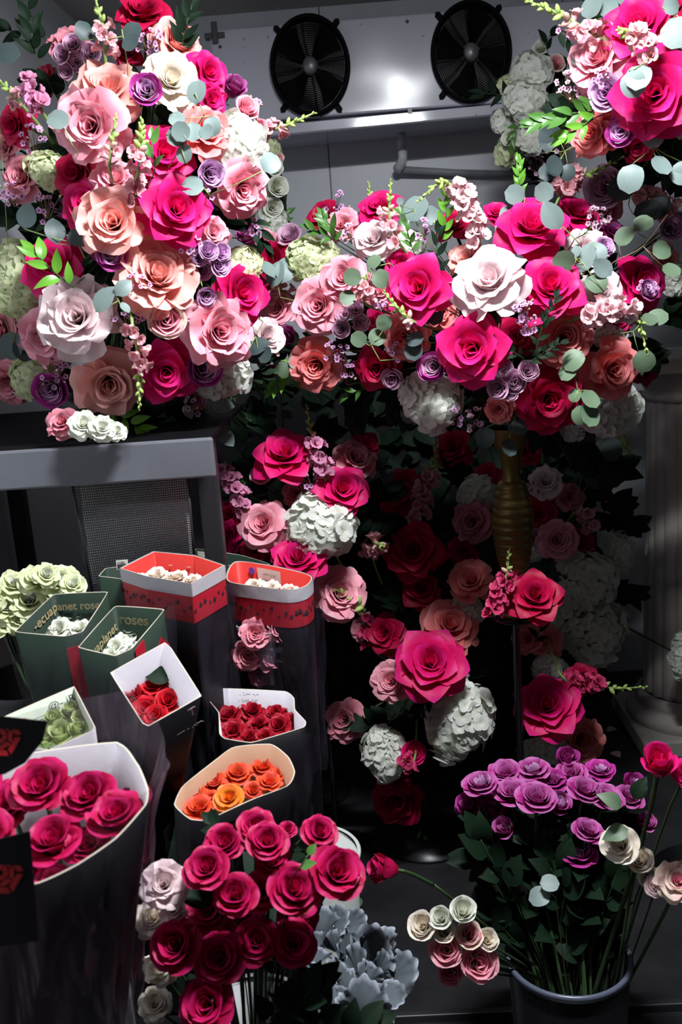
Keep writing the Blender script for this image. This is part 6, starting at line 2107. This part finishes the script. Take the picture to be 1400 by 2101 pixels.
# purple roses in the black bucket
PC_ = Vector((pbk.x, 1.47, pbk.z))
PG = 'purple roses in the black bucket'
for i, (px, py, d, dd, c, lab) in enumerate([
    (988, 1615, 74, .0, 'magenta', 'purple rose nearest the largest garland hydrangea'), (1038, 1592, 72, .05, 'magenta', 'purple rose at the back of the bucket near the coral hydrangea'), (1052, 1632, 72, -.01, 'magenta', 'purple rose second along the front of the bucket'),
    (1095, 1585, 68, .05, 'magenta', 'purple rose in the back row under the hydrangea'), (1102, 1645, 86, -.04, 'magenta', 'largest purple rose at the front of the bucket'), (1135, 1605, 64, .04, 'purple', 'dark purple rose behind the largest one'),
    (1145, 1652, 56, -.02, 'magenta', 'purple rose with a pale outer petal beside the largest one'), (1172, 1592, 66, .05, 'magenta', 'purple rose in the back row above the pale outer petals'), (1200, 1628, 74, .0, 'magenta', 'purple rose with white backed petals'),
    (1232, 1585, 62, .06, 'purple', 'dark purple rose at the column end of the bucket'), (1242, 1642, 72, -.01, 'magenta', 'purple rose at the front of the column end'), (968, 1655, 60, .03, 'purple', 'dim purple rose lowest at the garland end'),
    (1010, 1660, 60, .02, 'purple', 'dim purple rose behind the front row'), (1036, 1702, 50, -.03, 'magenta', 'small purple bud hanging among the leaves'), (1206, 1712, 66, -.05, 'magenta', 'purple rose lower down above another one'),
    (1190, 1760, 70, -.05, 'purple', 'dark purple rose under the lower purple one'), (1288, 1640, 62, .02, 'magenta', 'purple rose behind the leaf of the hot pink bud'), (1325, 1690, 44, .02, 'magenta', 'small purple rose between the pink bud and cream roses'),
    (1298, 1610, 46, .05, 'purple', 'dim purple rose behind the hot pink bud stem'), (1165, 1560, 50, .08, 'purple', 'shaded purple rose under the hanging coral rose')]):
    kind = 'H' if d > 60 else 'B'
    rose(kind, c, px, py, d*1.08, 1.56+dd, ((px-1120)/400+.25*math.sin(i*3.3), 1.5+.4*math.cos(i*2.1) if kind == 'H' else .6), lab, PG, (PC_.x+(px-1120)/200*.055, 1.47+(dd-.01)*.7, pbk.z-.12), hcol='lav' if i % 3 == 0 else 'magenta', nleaf=5, stemlen=.55)
# leaves low in the bucket
for i, (b, t_, n, ln, m_) in enumerate([((1050, 1830), (985, 1720), 5, 80, 'leafd'), ((1070, 1900), (1010, 1800), 5, 84, 'leafd'), ((1120, 1850), (1090, 1730), 5, 76, 'leafd'), ((1150, 1900), (1160, 1780), 5, 80, 'leafd'), ((1100, 1960), (1060, 1870), 5, 80, 'leafd'),
                                       ((1200, 1900), (1230, 1800), 5, 76, 'leafd'), ((1240, 1860), (1270, 1770), 5, 76, 'leafd'), ((1050, 1960), (1030, 1900), 3, 70, 'leafd'), ((1120, 1800), (1075, 1740), 3, 70, 'leafd'), ((1160, 1830), (1120, 1760), 3, 66, 'leafd'), ((1030, 1760), (970, 1760), 4, 66, 'leafd'), ((1090, 2000), (1100, 1900), 5, 80, 'leafd'), ((1140, 2000), (1180, 1900), 5, 80, 'leafd'), ((1190, 1980), (1140, 1880), 5, 80, 'leafd'), ((1230, 1960), (1250, 1860), 5, 76, 'leafd'), ((1080, 1950), (1010, 1870), 4, 76, 'leafd'), ((1210, 1850), (1180, 1750), 5, 70, 'leafd')]):
    sprig(beside('dark rose leaves near the ', *t_), b, t_, n, ln, 1.50+.02*(i % 3), 'rose leaves above the black bucket', (PC_.x, 1.47, pbk.z-.15), 'rose', m_)
branch('eucalyptus_branch', 'two pale round leaves among the dark bucket leaves', 'greenery', None, 1.42, [(1140, 1840), (1120, 1825)], [(1108, 1812, 40, 0), (1130, 1835, 46, 190)], (PC_.x, 1.47, pbk.z-.1), 'round', 'euc')

# tall hot pink bud with leaves
r_ = rose('B', 'hot', 1352, 1568, 84, 1.36, (.1, .75), 'tall hot pink rosebud standing above the purple roses', None, tuple(PC_+Vector((.03, -.02, -.1))), stemlen=.6, thick=.0042)
for px, py, ln, ang, mk_ in ((1278, 1655, 56, 150, 'eucg'), (1290, 1700, 58, 200, 'eucg'), (1300, 1640, 54, 60, 'leafd')):
    p = at(px, py, 1.38)
    a = math.radians(ang)
    lo = link('leaf', leafget('rose', mk_, 1), r_)
    lo.matrix_local = Matrix.LocRotScale(r_.location, r_.rotation_quaternion, r_.scale).inverted() @ Matrix.LocRotScale(p, leaf_quat(CR*math.cos(a)+CU*math.sin(a), facing(p, .2, .4)), (ln*kk(p),)*3)
rose('H', 'hot', 1408, 1590, 70, 1.36, (.3, .5), 'hot pink rose cut by the picture edge beside the tall bud', None, tuple(PC_+Vector((.06, -.02, -.1))), stemlen=.6)
# cream spray roses by the edge
ccore = tuple(PC_+Vector((.07, -.01, -.12)))
rose('H', 'cream', 1275, 1735, 82, 1.40, (-.3, .3), 'cream rose in front of the purple roses', 'cream roses at the bucket edge', ccore, stemlen=.5)
rose('S', 'cream', 1312, 1765, 60, 1.42, (.1, .2), 'small cream rose behind the first cream one', 'cream roses at the bucket edge', ccore, stemlen=.5)
rose('S', 'cream', 1330, 1800, 50, 1.42, (.2, 0), 'small cream rose below two other cream ones', 'cream roses at the bucket edge', ccore, stemlen=.5)
rose('L', 'creampink', 1392, 1810, 92, 1.36, (.1, .3), 'cream pink rose at the picture edge', 'cream roses at the bucket edge', ccore, stemlen=.5)
rose('S', 'blush', 1345, 1820, 48, 1.40, (0, .1), 'pale blush rose beside the cream pink edge rose', 'cream roses at the bucket edge', ccore, stemlen=.5)
# single bud leaning out
b0 = at(785, 1782, 1.42)
bn = (-CR*.95+CU*.12+facing(b0, 0, 0)*.3).normalized()
rr = rose('B', 'magred', 792, 1782, 66, 1.42, bn, 'single raspberry rosebud lying sideways on a long green stem', None, tuple(at(890, 1815, 1.44)), stemlen=2, thick=.0035)
add_stem(rr, [at(890, 1815, 1.44), at(920, 1838, 1.45), at(960, 1870, 1.46), Vector((PC_.x-.06, 1.47, pbk.z-.02))], .0028, 'stem', 'stem', scale=rr.scale[0])
# pale spray roses hanging out of the bucket
pcore = tuple(at(1085, 2030, 1.44)+Vector((0.03, .02, -.0)))
for px, py, d, c, lab in [(868, 1902, 66, 'cream', 'cream spray rose farthest from the black bucket'), (905, 1885, 54, 'white', 'white spray rose second from the outer end'), (950, 1872, 60, 'white', 'white spray rose under the single bud stem'), (912, 1912, 54, 'cream', 'cream spray rose in the middle of the pale bunch'),
                          (962, 1920, 62, 'creampink', 'cream pink spray rose nearest the bucket leaves'), (917, 1948, 78, 'pink', 'pale pink spray rose low in the pale bunch'), (980, 1975, 84, 'pink', 'pale pink spray rose lowest above the bucket rim'), (1000, 1930, 50, 'cream', 'cream spray rose petal edge by the bucket'), (925, 1995, 56, 'dusty', 'dim spray rose under the pale bunch')]:
    rose('S', c, px, py, d, 1.37, ((px-930)/220, .25-(py-1920)/200), lab, 'pale spray roses', pcore, stemlen=.2)

# fallen petals and a leaf on the floor
def floor_pt(px, py):
    d = ray(px, py)
    return CP+d*(-CP.z/d.z)


PETM = mesh('fallen_petal', *petal(0, 0, 0, 1, .5, 80, 88, 70, .25, 2.4, -.12, .03, 0, 2, random.Random(3))[:2], PET['blush'])
for px, py, a, lab in ((1246, 1503, .4, 'pale fallen petal on the dark floor nearest the column foot'), (1272, 1556, 2.0, 'pale fallen petal on the dark floor behind the purple roses'), (1358, 1508, 4.0, 'pale fallen petal on the dark floor at the picture edge')):
    p = floor_pt(px, py)
    o = link('fallen_petal', PETM, None, p+Vector((0, 0, .003)), Quaternion((0, 0, 1), a), .035)
    tag(o, lab, 'petal', 'fallen petals')
p = floor_pt(737, 1868)
tag(link('fallen_leaf', leafget('rose', 'eucg', 1), None, p+Vector((0, 0, .008)), Quaternion((0, 0, 1), 2.0), .06), 'green fallen leaf on the floor behind the dusty miller', 'leaf')
